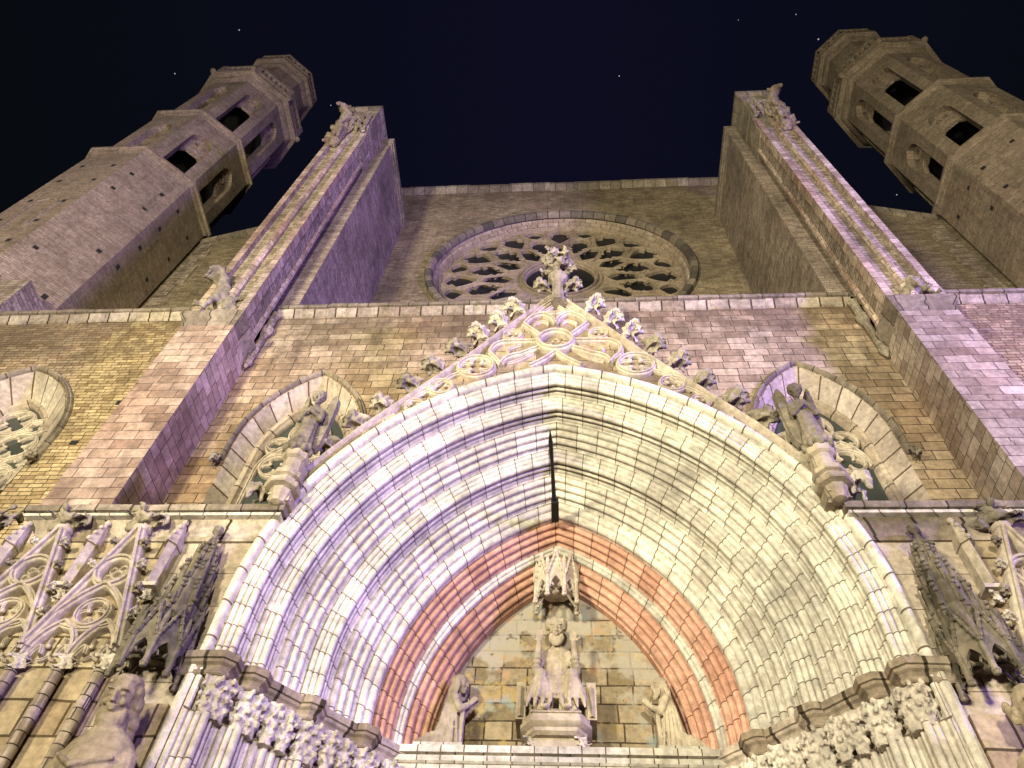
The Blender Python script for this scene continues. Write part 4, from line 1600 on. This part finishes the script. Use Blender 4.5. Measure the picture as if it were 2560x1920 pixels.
def head(mb, c, s=1.0, yaw=0.0, pitch=0.0, beard=False, hair='short'):
    """head facing -Y, turned by yaw (positive towards +X); s scales a 0.24 m head"""
    R = Matrix.Rotation(yaw, 3, 'Z') @ Matrix.Rotation(pitch, 3, 'X')
    c = Vector(c)

    def b(p, r, rr=None):
        mb.ball(c + R @ (Vector(p) * s), tuple(q * s for q in r), 12, R if rr is None else R @ rr)
    b((0, 0.0, 0.015), (0.078, 0.098, 0.108))
    b((0, -0.030, -0.055), (0.056, 0.066, 0.062))
    b((0, -0.066, -0.098), (0.024, 0.024, 0.020))
    b((0, -0.100, -0.010), (0.012, 0.022, 0.036))
    b((0, -0.112, -0.032), (0.019, 0.020, 0.012))
    for e in (-1, 1):
        b((e * 0.032, -0.090, 0.030), (0.030, 0.018, 0.009))
        b((e * 0.031, -0.082, 0.006), (0.017, 0.014, 0.010))
        b((e * 0.041, -0.076, -0.032), (0.022, 0.022, 0.020))
        b((e * 0.080, 0.005, -0.012), (0.013, 0.022, 0.032))
    b((0, -0.092, -0.062), (0.024, 0.013, 0.006))
    b((0, -0.090, -0.073), (0.021, 0.013, 0.006))
    if beard:
        for i in range(9):
            t = (i - 4) / 4
            b((t * 0.058, -0.055 - 0.026 * (1 - t * t), -0.092 - 0.04 * (1 - t * t)), (0.018, 0.022, 0.045))
        b((0.0, -0.098, -0.052), (0.032, 0.010, 0.006))
    if hair == 'short':
        for i in range(26):
            a = -2.3 + 4.6 * i / 25
            b((0.084 * sin(a), 0.088 * cos(a) * 1.05, 0.035 + 0.015 * (i % 2)), (0.028, 0.028, 0.052))
        b((0, 0.015, 0.085), (0.076, 0.092, 0.048))
    elif hair == 'long':
        b((0, 0.015, 0.085), (0.080, 0.094, 0.048))
        for e in (-1, 1):
            for i in range(5):
                b((e * (0.076 + 0.010 * (i % 2)), 0.01 + 0.012 * i, 0.03 - 0.045 * i), (0.028, 0.036, 0.045))
        b((0, 0.075, -0.06), (0.08, 0.045, 0.13))
    elif hair == 'veil':
        b((0, 0.02, 0.055), (0.100, 0.110, 0.100))
        for e in (-1, 1):
            b((e * 0.088, 0.01, -0.05), (0.026, 0.07, 0.12))
        b((0, 0.085, -0.09), (0.10, 0.05, 0.16))
    elif hair == 'bald':
        for e in (-1, 1):
            for i in range(4):
                b((e * 0.080, 0.02 + 0.02 * i, -0.03 + 0.02 * i), (0.022, 0.026, 0.034))


def hand(mb, wrist, dirv, palm, s=1.0, curl=0.25, thumb=1):
    """palm and five fingers; dirv points along the fingers, palm is the way the palm faces"""
    d = Vector(dirv).normalized()
    p = Vector(palm)
    p = (p - d * p.dot(d)).normalized()
    x = d.cross(p)
    w = Vector(wrist)
    R = Matrix((x, p, d)).transposed()
    mb.ball(w + d * 0.045 * s, (0.042 * s, 0.018 * s, 0.052 * s), 10, R)
    for i, l in enumerate((0.066, 0.080, 0.075, 0.058)):
        o = w + d * 0.080 * s + x * (i - 1.5) * 0.021 * s
        dd = (d + x * (i - 1.5) * 0.06).normalized()
        c1 = o + dd * l * 0.45 * s + p * curl * 0.012 * s
        c2 = o + dd * l * 0.80 * s + p * curl * 0.040 * s
        c3 = o + dd * l * (1.0 - curl * 0.1) * s + p * curl * 0.065 * s
        mb.tube([o - dd * 0.02 * s, o, c1, c2, c3], [0.0095 * s, 0.0098 * s, 0.009 * s, 0.0085 * s, 0.006 * s], 8)
    o = w + d * 0.02 * s + x * (-0.038 * s * thumb)
    td = (d * 0.7 - x * 0.7 * thumb + p * 0.3).normalized()
    mb.tube([o, o + td * 0.03 * s, o + td * 0.055 * s + d * 0.01 * s], [0.013 * s, 0.011 * s, 0.007 * s], 8)


def limb(mb, pts, rad):
    mb.tube(pts, rad, 12)
    for p, r in zip(pts, rad):
        mb.ball(p, r, 10)


# seated figure with both hands raised
STRETCH = Matrix.Translation((0, 0, 7.3)) @ Matrix.Diagonal((1.1, 1, 1.13, 1)) @ Matrix.Translation((0.15 - 0.15 / 1.1 + 0.0, 0, -7.3))
b = MB(STRETCH)
x0 = -0.15
robe(b, [(x0, 8.22, 7.05, 0.20, 0.15, 0.03, 7, 0), (x0, 8.23, 7.20, 0.155, 0.12, 0.04, 9, 1), (x0, 8.24, 7.34, 0.135, 0.10, 0.05, 11, 1.5), (x0, 8.24, 7.50, 0.15, 0.10, 0.03, 9, 2),
         (x0, 8.24, 7.60, 0.15, 0.09, 0.01, 5, 2), (x0, 8.235, 7.66, 0.07, 0.06, 0, 3, 0)], 48)
limb(b, [(x0, 8.22, 7.62), (x0, 8.20, 7.72)], [0.055, 0.05])
head(b, (x0, 8.14, 7.845), 1.2, 0.0, 0.34, True, 'short')
for s in (-1, 1):
    sh, el, wr = (x0 + s * 0.135, 8.22, 7.56), (x0 + s * 0.225, 8.14, 7.30), (x0 + s * 0.19, 8.02, 7.60)
    limb(b, [sh, tuple((p + q) / 2 for p, q in zip(sh, el)), el], [0.054, 0.050, 0.046])
    limb(b, [el, tuple((p + q) / 2 for p, q in zip(el, wr)), wr], [0.050, 0.042, 0.030])
    for q in range(3):
        zz = 7.33 + q * 0.045
        b.lathe((x0 + s * (0.220 - q * 0.006), 8.12 - q * 0.02, zz), [(0.038, -0.02), (0.060, 0.0), (0.038, 0.02)], 12)
    hand(b, wr, (0.03 * s, -0.05, 1.0), (0, -1, 0.0), 1.12, 0.3, thumb=-s)
    # thigh, knee and the robe hanging from it
    limb(b, [(x0 + s * 0.10, 8.20, 7.10), (x0 + s * 0.155, 8.02, 7.15), (x0 + s * 0.165, 7.93, 7.13)], [0.10, 0.09, 0.08])
    robe(b, [(x0 + s * 0.165, 7.945, 7.15, 0.05, 0.05, 0.0, 7, 0), (x0 + s * 0.17, 7.94, 7.08, 0.085, 0.08, 0.08, 7, s), (x0 + s * 0.18, 7.94, 6.96, 0.115, 0.09, 0.14, 7, s + 0.5),
             (x0 + s * 0.185, 7.945, 6.87, 0.13, 0.095, 0.2, 7, s + 0.8), (x0 + s * 0.185, 7.95, 6.84, 0.125, 0.09, 0.2, 7, s + 0.9)], 44)
    robe(b, [(x0 + s * 0.12, 7.99, 6.95, 0.085, 0.08, 0.1, 6, 0), (x0 + s * 0.13, 7.99, 6.80, 0.095, 0.08, 0.12, 6, 0.5), (x0 + s * 0.14, 7.98, 6.73, 0.10, 0.085, 0.14, 6, 1)], 36)
    b.ball((x0 + s * 0.11, 7.91, 6.745), (0.042, 0.085, 0.032), 12)
    for q in range(4):
        xx = x0 + s * (0.05 + q * 0.075)
        b.tube([(xx, 7.90, 6.92), (xx + 0.01 * s, 7.875, 6.82), (xx + 0.025 * s, 7.88, 6.74)], [0.018, 0.028, 0.012], 8)
for q in range(4):
    zz = 7.12 - q * 0.055
    b.tube([(x0 - 0.14 + q * 0.02, 7.96, zz + 0.03), (x0, 7.925 - q * 0.008, zz - 0.05), (x0 + 0.14 - q * 0.02, 7.96, zz + 0.03)], 0.024, 8)
robe(b, [(x0, 8.0, 6.86, 0.16, 0.09, 0.1, 9, 0), (x0, 8.02, 7.02, 0.17, 0.12, 0.06, 9, 0.4), (x0, 8.06, 7.14, 0.15, 0.13, 0.02, 9, 0.6)], 44)
b.ball((x0, 8.0, 6.72), (0.26, 0.12, 0.02), 12)
st = thing("seated_statue", "seated bearded stone figure raising both open hands in the tympanum", "statue")
link("figure", sculpt(b, "seated_body", M_STAT, 0.0075, 0, 0.004, 26.0, 0.0012), st)
# throne and carved console under it
con = MB(STRETCH)
con.box(x0 - 0.36, x0 + 0.36, 8.12, 8.45, 6.70, 7.05)
for s in (-1, 1):
    con.box(x0 + s * 0.37 - 0.05, x0 + s * 0.37 + 0.05, 8.05, 8.45, 6.70, 7.12)
    con.prism([(x0 + s * 0.37 - 0.035, 8.05), (x0 + s * 0.37, 8.0), (x0 + s * 0.37 + 0.035, 8.05)], 6.72, 7.05)
thr = con.build("throne", M_STAT, st)
con = MB()
pl = [(x0 - 0.40, 8.46), (x0 - 0.40, 8.02), (x0 - 0.27, 7.84), (x0 + 0.27, 7.84), (x0 + 0.40, 8.02), (x0 + 0.40, 8.46)]
psweep(con, pl, [(-0.35, 6.37), (-0.10, 6.37), (-0.06, 6.40), (-0.055, 6.44), (-0.02, 6.46), (0.0, 6.485), (0.0, 6.53), (-0.02, 6.54), (-0.02, 6.60), (-0.38, 6.605)])
for i in range(26):
    xx = x0 - 0.27 + 0.54 * i / 25
    con.ball((xx, 7.855, 6.595), 0.016, 6)
con.box(x0 - 0.25, x0 + 0.25, 8.0, 8.46, 6.24, 6.375)
con.box(x0 - 0.27, x0 + 0.27, 7.985, 8.46, 6.236, 6.275)
cons = con.build("console", M_STAT, st)
for s in (-1, 1):
    o = link("console_leaf", LEAF_A, cons)
    o.location = (x0 + s * 0.28, 8.02, 6.33)
    o.scale = (0.5, 0.6, 0.42)


def kneeling(s, x, label, veil):
    """kneeling in profile; s = +1 looks to +X"""
    b = MB()
    y = 8.22
    X = lambda d: x + s * d
    robe(b, [(X(-0.02), y, 6.33, 0.17, 0.12, 0.08, 9, 1), (X(-0.02), y, 6.42, 0.165, 0.12, 0.10, 9, 1.2), (X(-0.01), y, 6.58, 0.145, 0.115, 0.08, 10, 1.5), (X(0.0), y, 6.76, 0.115, 0.11, 0.05, 9, 2),
             (X(0.02), y, 6.90, 0.105, 0.12, 0.03, 7, 2), (X(0.03), y, 6.98, 0.085, 0.10, 0.02, 7, 2), (X(0.04), y, 7.03, 0.05, 0.06, 0, 3, 0)], 44)
    # robe trailing over the feet behind
    robe(b, [(X(-0.22), y, 6.33, 0.20, 0.11, 0.10, 9, 0.3), (X(-0.21), y, 6.40, 0.17, 0.10, 0.12, 9, 0.6), (X(-0.16), y, 6.47, 0.12, 0.09, 0.1, 9, 0.9), (X(-0.10), y, 6.54, 0.08, 0.08, 0.05, 7, 0)], 40)
    for q in range(5):
        xx = -0.10 - q * 0.05
        b.tube([(X(xx + 0.08), y - 0.11, 6.56 - q * 0.02), (X(xx), y - 0.12, 6.45 - q * 0.015), (X(xx - 0.05), y - 0.10, 6.34)], [0.014, 0.02, 0.014], 8)
    for q in range(5):
        xx = -0.10 + q * 0.05
        b.tube([(X(xx * 0.6), y - 0.105, 6.86), (X(xx * 0.9), y - 0.115, 6.6), (X(xx * 1.2), y - 0.11, 6.34)], [0.010, 0.017, 0.02], 8)
    limb(b, [(X(0.04), y, 7.0), (X(0.055), y, 7.08)], [0.048, 0.045])
    head(b, (X(0.075), y - 0.02, 7.135), 1.0, s * 1.15, 0.02, not veil, 'veil' if veil else 'long')
    for e in (-1, 1):
        sh, el, wr = (X(0.03), y + e * 0.10, 6.95), (X(0.11), y + e * 0.09 - 0.02, 6.78), (X(0.215), y + e * 0.03 - 0.04, 6.86)
        limb(b, [sh, el], [0.05, 0.052])
        limb(b, [el, wr], [0.05, 0.032])
        hand(b, wr, (s * 0.6, 0.0, 0.8), (0, -e, 0), 0.9, 0.15, thumb=e * s)
    b.box(min(X(0.12), X(0.17)), max(X(0.12), X(0.17)), y - 0.09, y + 0.03, 6.33, 6.80)
    t = thing("kneeling_statue", label, "statue", "kneeling statues in the tympanum")
    link("figure", sculpt(b, "kneeling_body", M_STAT, 0.008, 0, 0.004, 26.0, 0.0012), t)
    p = MB()
    a, c = sorted((X(-0.36), X(0.19)))
    p.box(a, c, 8.05, 8.44, 6.24, 6.335)
    p.build("base_slab", M_ARCH, t)
    return t


kneeling(1, -1.38, "veiled stone figure kneeling at the left of the tympanum, hands joined", True)
kneeling(-1, 1.15, "long-haired stone figure kneeling at the right of the tympanum, partly salmon", False)


def angel(s, x, label, mat):
    """standing robed figure on an octagonal console; the wing on side s is the one seen spread"""
    y = 6.18
    slim = Matrix.Translation((x, y, 0)) @ Matrix.Diagonal((0.86, 0.9, 1, 1)) @ Matrix.Translation((-x, -y, 0))
    b = MB(slim)
    robe(b, [(x, y, 9.02, 0.17, 0.15, 0.18, 7, 0.5), (x, y, 9.12, 0.19, 0.17, 0.2, 7, 1.0), (x, y, 9.24, 0.165, 0.15, 0.12, 8, 1.4), (x, y, 9.5, 0.145, 0.13, 0.07, 9, 1.2), (x, y, 9.75, 0.125, 0.11, 0.05, 9, 1.4),
             (x, y + 0.01, 9.92, 0.15, 0.105, 0.03, 7, 2), (x, y + 0.01, 10.03, 0.145, 0.095, 0.0, 7, 2), (x, y + 0.01, 10.09, 0.06, 0.06, 0, 3, 0)], 44)
    for q in range(9):
        a = -pi + pi * q / 8
        b.ball((x + 0.19 * cos(a), y + 0.17 * sin(a), 9.1 + 0.05 * (q % 2)), (0.055, 0.055, 0.08), 8)
    limb(b, [(x, y, 10.08), (x, y - 0.01, 10.16)], [0.05, 0.046])
    head(b, (x, y - 0.05, 10.25), 1.08, 0.0, 0.4, False, 'short')
    for e in (-1, 1):
        sh, el, wr = (x + e * 0.135, y, 9.98), (x + e * 0.17, y - 0.06, 9.76), (x + e * 0.05, y - 0.16, 9.82)
        limb(b, [sh, el], [0.055, 0.05])
        limb(b, [el, wr], [0.052, 0.032])
        hand(b, wr, (-e * 0.5, -0.2, 0.7), (0, 1, 0), 0.9, 0.5, thumb=e)
    t = thing("angel_statue", label, "statue", "winged statues at the feet of the gable")
    link("figure", sculpt(b, "angel_body", mat, 0.0095, 0, 0.006, 16.0, 0.0015), t)
    for e in (-1, 1):
        m = MB(slim)
        xx = x + e * 0.17
        sp = 0.105 if e == s else 0.065
        n = 14
        rings = []
        for i in range(n + 1):
            u = i / n
            z = 9.28 + 1.14 * u
            wd = sp * sqrt(max(0.05, 1 - (2 * u - 1) ** 8))
            yy = y + 0.16 - 0.05 * u
            xc = xx + e * 0.06 * u
            rings.append([(xc - wd, yy, z), (xc - wd * 0.6, yy - 0.09, z), (xc + wd * 0.7, yy - 0.10, z), (xc + wd, yy, z), (xc + wd * 0.4, yy + 0.05, z), (xc - wd * 0.5, yy + 0.05, z)])
        m.loft(rings, True, False, None, True)
        for q in range(6):
            m.tube([(xx + (q - 2.5) * sp * 0.3, y + 0.07, 9.36 + 0.03 * abs(q - 2.5)), (xx + e * 0.03 + (q - 2.5) * sp * 0.32, y + 0.05, 9.8), (xx + e * 0.055 + (q - 2.5) * sp * 0.26, y + 0.05, 10.2)], [0.012, 0.016, 0.012], 6)
        link("wing", sculpt(m, "wing", mat, 0.011, 0, 0.008, 16.0), t)
    # console: neck, octagonal moulded block, carved underside
    m = MB()
    m.lathe((x, y + 0.02, 0), [(0.03, 8.18), (0.09, 8.20), (0.12, 8.30), (0.135, 8.36), (0.14, 8.38), (0.21, 8.40), (0.225, 8.42), (0.225, 8.47), (0.155, 8.49), (0.145, 8.53), (0.15, 8.56), (0.195, 8.58), (0.20, 8.60), (0.20, 8.65), (0.14, 8.67),
                               (0.13, 8.72), (0.125, 8.92), (0.17, 8.95), (0.18, 9.04)], 8, pi / 8)
    m.box(x - 0.13, x + 0.13, y, 6.6, 8.24, 8.98)
    con = m.build("console", M_STAT, t, 25)
    o = link("console_leaf", LEAF_A, con)
    o.location = (x, y + 0.02, 8.27)
    o.scale = (0.72, 0.72, 0.40)
    return t


angel(1, -3.44, "dark winged stone figure on an octagonal console before the left window", M_DSTAT)
angel(-1, 3.10, "brown winged stone figure on an octagonal console before the right window", M_DSTAT)


def beast(name, label, cat, loc, yaw, s, mat, kind, group=None):
    """crouching stone creature: body, haunches, forelegs, neck and head thrust out along -Y before the turn"""
    b = MB()
    if kind == 'cling':
        limb(b, [(0, 0.0, 0.3), (0, -0.05, 1.2), (0, -0.10, 2.2), (0, -0.22, 2.75), (0, -0.42, 2.95)], [0.20, 0.24, 0.24, 0.21, 0.20])
        limb(b, [(0, -0.42, 2.95), (0, -0.62, 2.85), (0, -0.70, 2.70)], [0.17, 0.12, 0.07])
        for e in (-1, 1):
            limb(b, [(e * 0.12, -0.05, 0.9), (e * 0.26, -0.22, 1.0), (e * 0.22, -0.12, 0.35), (e * 0.22, -0.25, 0.25)], [0.15, 0.11, 0.08, 0.07])
            limb(b, [(e * 0.16, -0.10, 2.1), (e * 0.27, -0.26, 1.75), (e * 0.16, -0.30, 1.35)], [0.12, 0.09, 0.07])
            b.ball((e * 0.16, -0.36, 3.12), (0.05, 0.06, 0.10), 8)
            b.ball((e * 0.10, -0.56, 2.98), 0.045, 8)
            b.tube([(e * 0.2, 0.05, 2.3), (e * 0.3, 0.1, 1.7), (e * 0.25, 0.08, 1.2)], [0.12, 0.10, 0.03], 8)
    elif kind == 'hang':
        limb(b, [(0, 0.30, 0.0), (0, 0.10, 0.05), (0, -0.12, 0.02)], [0.10, 0.12, 0.10])
        limb(b, [(0, -0.12, 0.03), (0, -0.22, 0.06), (0, -0.28, 0.0)], [0.085, 0.08, 0.075])
        limb(b, [(0, -0.28, 0.0), (0, -0.31, -0.10), (0, -0.30, -0.20)], [0.085, 0.065, 0.045])
        for e in (-1, 1):
            b.ball((e * 0.075, -0.25, -0.03), (0.022, 0.04, 0.075), 10)
            limb(b, [(e * 0.08, -0.08, -0.02), (e * 0.10, -0.16, -0.12), (e * 0.09, -0.14, -0.22)], [0.055, 0.045, 0.035])
            b.ball((e * 0.035, -0.335, -0.05), 0.018, 8)
            b.ball((e * 0.02, -0.335, -0.19), 0.014, 8)
    else:
        limb(b, [(0, 0.30, 0.22), (0, 0.08, 0.42), (0, -0.12, 0.62)], [0.22, 0.22, 0.20])
        for e in (-1, 1):
            limb(b, [(e * 0.16, 0.30, 0.22), (e * 0.22, 0.02, 0.30), (e * 0.20, 0.12, 0.05), (e * 0.20, -0.06, 0.04)], [0.15, 0.11, 0.07, 0.06])
            limb(b, [(e * 0.13, -0.14, 0.58), (e * 0.15, -0.24, 0.30), (e * 0.14, -0.26, 0.05), (e * 0.14, -0.34, 0.04)], [0.10, 0.07, 0.06, 0.06])
            for q in range(3):
                b.ball((e * 0.14 + (q - 1) * 0.05, -0.40, 0.035), (0.026, 0.05, 0.03), 8)
            rings = []
            for i in range(9):
                u = i / 8
                rings.append([(e * (0.2 + 0.05 * u), 0.02 + 0.45 * u + dy * (1 - 0.7 * u), 0.55 + 0.55 * u + dz * (1 - 0.5 * u)) for dy, dz in ((-0.16, 0.0), (0, 0.08), (0.18, 0.0), (0, -0.10))] if False else
                             [(e * (0.19 + 0.05 * u) + dx * (1 - 0.4 * u), 0.0 + 0.42 * u, 0.5 + 0.5 * u + dz * (1 - 0.6 * u)) for dx, dz in ((-0.035, 0), (0, 0.14), (0.035, 0), (0, -0.22))])
            b.loft(rings, True, False, None, True)
        if kind == 'hood':
            limb(b, [(0, -0.12, 0.66), (0, -0.16, 0.95), (0, -0.28, 1.22), (0, -0.46, 1.34)], [0.20, 0.17, 0.17, 0.16])
            rings = []
            for i in range(7):
                u = i / 6
                r = 0.20 - 0.03 * u
                rings.append([(r * cos(2 * pi * k / 16), -0.34 - 0.26 * u, 1.36 - 0.10 * u + r * 0.9 * sin(2 * pi * k / 16)) for k in range(16)] +
                             [(r * 0.66 * cos(2 * pi * k / 16), -0.34 - 0.26 * u, 1.36 - 0.10 * u + r * 0.6 * sin(2 * pi * k / 16)) for k in reversed(range(16))])
            b.loft([[p for p in r[:16]] for r in rings] + [[p for p in reversed(r[16:])] for r in reversed(rings)], True, True, None, False)
            b.ball((0, -0.36, 1.34), (0.15, 0.05, 0.13), 10)
        elif kind == 'beak':
            limb(b, [(0, -0.12, 0.66), (0, -0.15, 0.92), (0, -0.24, 1.10)], [0.19, 0.15, 0.15])
            b.ball((0, -0.28, 1.12), (0.15, 0.18, 0.15), 12)
            limb(b, [(0, -0.40, 1.14), (0, -0.56, 1.08), (0, -0.62, 0.98)], [0.09, 0.06, 0.02])
            limb(b, [(0, -0.40, 1.04), (0, -0.52, 0.98)], [0.06, 0.03])
            for e in (-1, 1):
                b.ball((e * 0.10, -0.20, 1.28), (0.035, 0.05, 0.09), 8)
                b.ball((e * 0.10, -0.38, 1.18), 0.035, 8)
        else:
            limb(b, [(0.02, -0.10, 0.64), (-0.03, -0.12, 0.80)], [0.18, 0.10])
            for q in range(8):
                b.ball((random.uniform(-0.16, 0.16), random.uniform(-0.2, 0.1), 0.70 + random.uniform(-0.08, 0.16)), random.uniform(0.05, 0.09), 8)
    me = sculpt(b, name + "_body", mat, 0.014 if kind == 'hang' else 0.024, 0, 0.02 if kind == 'hang' else 0.035, 13.0 if kind == 'hang' else 7.0)
    if kind == 'broken':
        t = thing(name, label, cat, group, loc)
        o = link("body", me, t)
        r = MB()
        r.tube([(0.14, 0.0, 0.72), (0.20, -0.02, 1.25)], 0.03, 8)
        r.tube([(0.20, 0.02, 0.74), (0.27, 0.0, 1.22)], 0.025, 8)
        r.box(0.13, 0.27, -0.03, 0.03, 1.0, 1.04)
        r.build("iron_armature", M_IRON, t)
    else:
        t = link(name, me)
        tag(t, label, cat, group)
        t.location = loc
    t.rotation_euler = (0, 0, yaw)
    t.scale = (s, s, s)
    return t


beast("gargoyle", "hooded stone creature with a dark open mouth perched on the left buttress cap", "gargoyle", (-7.05, 7.42, 14.82), -0.95, 1.18, M_DARKST, 'hood', "stone creatures on the buttresses")
beast("gargoyle", "broken stone creature with bare iron rods on the right buttress cap", "gargoyle", (6.78, 7.36, 14.82), 0.5, 0.95, M_DARKST, 'broken', "stone creatures on the buttresses")
beast("gargoyle", "stone creature clinging to the top of the left buttress head", "gargoyle", (-7.22, 7.22, 25.6), -0.5, 1.0, stone('creature_stone', (0.22, 0.16, 0.11), (0.42, 0.33, 0.25), dark=0.5), 'cling', "stone creatures on the buttresses")
beast("gargoyle", "stone creature clinging to the top of the right buttress head", "gargoyle", (6.92, 7.22, 25.6), 0.5, 1.0, stone('creature_stone', (0.22, 0.16, 0.11), (0.42, 0.33, 0.25), dark=0.5), 'cling', "stone creatures on the buttresses")
beast("grotesque", "small dark stone beast jutting below the left winged figure", "grotesque", (-3.62, 6.34, 8.44), -0.75, 0.9, M_DARKST, 'hang', "beasts under the winged figures")
beast("grotesque", "small pale stone beast drooping its head below the right winged figure", "grotesque", (3.28, 6.36, 8.55), 0.65, 1.0, M_CARVE, 'hang', "beasts under the winged figures")


def saint(s, x, y, ztop, label, beard, hair, mat):
    k, kb = 1.72, 1.45
    b = MB()
    hc = ztop - 0.13 * k
    q_ = lambda d: hc - d * kb
    robe(b, [(x, y, q_(1.95), 0.36, 0.28, 0.10, 9, 0.4), (x, y, q_(1.3), 0.33, 0.26, 0.08, 9, 0.8), (x, y, q_(0.85), 0.29, 0.23, 0.06, 8, 1.2), (x, y, q_(0.56), 0.29, 0.22, 0.035, 8, 1.4),
             (x, y + 0.01, q_(0.36), 0.32, 0.19, 0.02, 7, 1.5), (x, y + 0.02, q_(0.27), 0.28, 0.16, 0.0, 7, 0), (x, y + 0.02, q_(0.19), 0.16, 0.14, 0.0, 5, 0)], 56)
    for q in range(5):
        zz = q_(0.46 + q * 0.10)
        b.tube([(x - 0.27, y - 0.13, zz + 0.12), (x - 0.04, y - 0.235, zz - 0.03), (x + 0.25, y - 0.15, zz + 0.08)], [0.018, 0.036, 0.018], 8)
    b.lathe((x, y + 0.01, q_(0.24)), [(0.12, -0.04), (0.15, 0.0), (0.12, 0.04)], 14)
    limb(b, [(x, y + 0.01, q_(0.26)), (x, y - 0.01, q_(0.08))], [0.13, 0.115])
    head(b, (x, y - 0.05, hc), k, s * 0.16, 0.30, beard, hair)
    for e in (-1, 1):
        sh = (x + e * 0.25, y + 0.01, q_(0.36))
        if e == s:
            el, wr = (x + e * 0.33, y - 0.07, q_(0.70)), (x + e * 0.10, y - 0.27, q_(0.66))
        else:
            el, wr = (x + e * 0.36, y - 0.05, q_(0.66)), (x + e * 0.30, y - 0.28, q_(0.68))
        limb(b, [sh, tuple((p + q) / 2 for p, q in zip(sh, el)), el], [0.10, 0.10, 0.09])
        limb(b, [el, tuple((p + q) / 2 for p, q in zip(el, wr)), wr], [0.09, 0.072, 0.052])
        if e == s:
            hand(b, wr, (-e * 0.9, -0.25, 0.25), (0, 1, 0.2), 1.5, 0.6, thumb=e)
        else:
            hand(b, wr, (0.1 * e, -0.75, 0.25), (0, 0, -1), 1.5, 1.6, thumb=-e)
    # book held against the body
    bx = x + s * 0.02
    b.box(bx - 0.12, bx + 0.12, y - 0.31, y - 0.22, q_(0.82), q_(0.60))
    t = thing("standing_statue", label, "statue", "standing statues under the blackened canopies")
    link("figure", sculpt(b, "standing_body", mat, 0.0095, 0, 0.004, 20.0, 0.0015), t)
    m = MB()
    m.lathe((x, y + 0.05, 0), [(0.2, q_(2.4)), (0.3, q_(2.2)), (0.42, q_(2.05)), (0.42, q_(1.94))], 8, pi / 8)
    m.box(x - 0.2, x + 0.2, y + 0.1, YP, q_(2.3), q_(1.95))
    m.build("console", M_CARVE, t)
    return t


saint(1, -3.97, 6.05, 5.70, "long-haired bearded standing statue under the left blackened canopy", True, 'long', M_SAINT)
saint(-1, 3.80, 6.05, 5.72, "balding standing statue under the right blackened canopy", True, 'bald', M_SAINT)

# ------------------------------------------------------------------ stars


def star(px, py, label, r=0.26):
    """px, py: bearing in the photograph's own grid, used only to pick a direction in the sky"""
    d = (_R * ((px - 1280) / 1923.0) + _D * ((py - 960) / 1923.0) + _F).normalized()
    m = MB()
    m.ball((0, 0, 0), r, 8)
    o = m.build("star", M_STAR)
    o.location = Vector((0, 0, 1.6)) + d * 420.0
    tag(o, label, "star", "stars in the night sky")


for px, py, lab, r in ((437, 184, "faint star left of the left bell tower", 0.30), (598, 75, "faint star above the left tower turret", 0.30), (827, 263, "faint star just left of the left buttress top", 0.24),
                       (1548, 190, "faint star in the middle of the open sky", 0.30), (1990, 36, "faint star above the right buttress near the top edge", 0.24), (2046, 98, "star beside the right tower turret", 0.36),
                       (2242, 487, "faint star between the right buttress and the right tower", 0.26), (1846, 50, "faint star left of the brighter one near the top edge", 0.18)):
    star(px, py, lab, r)
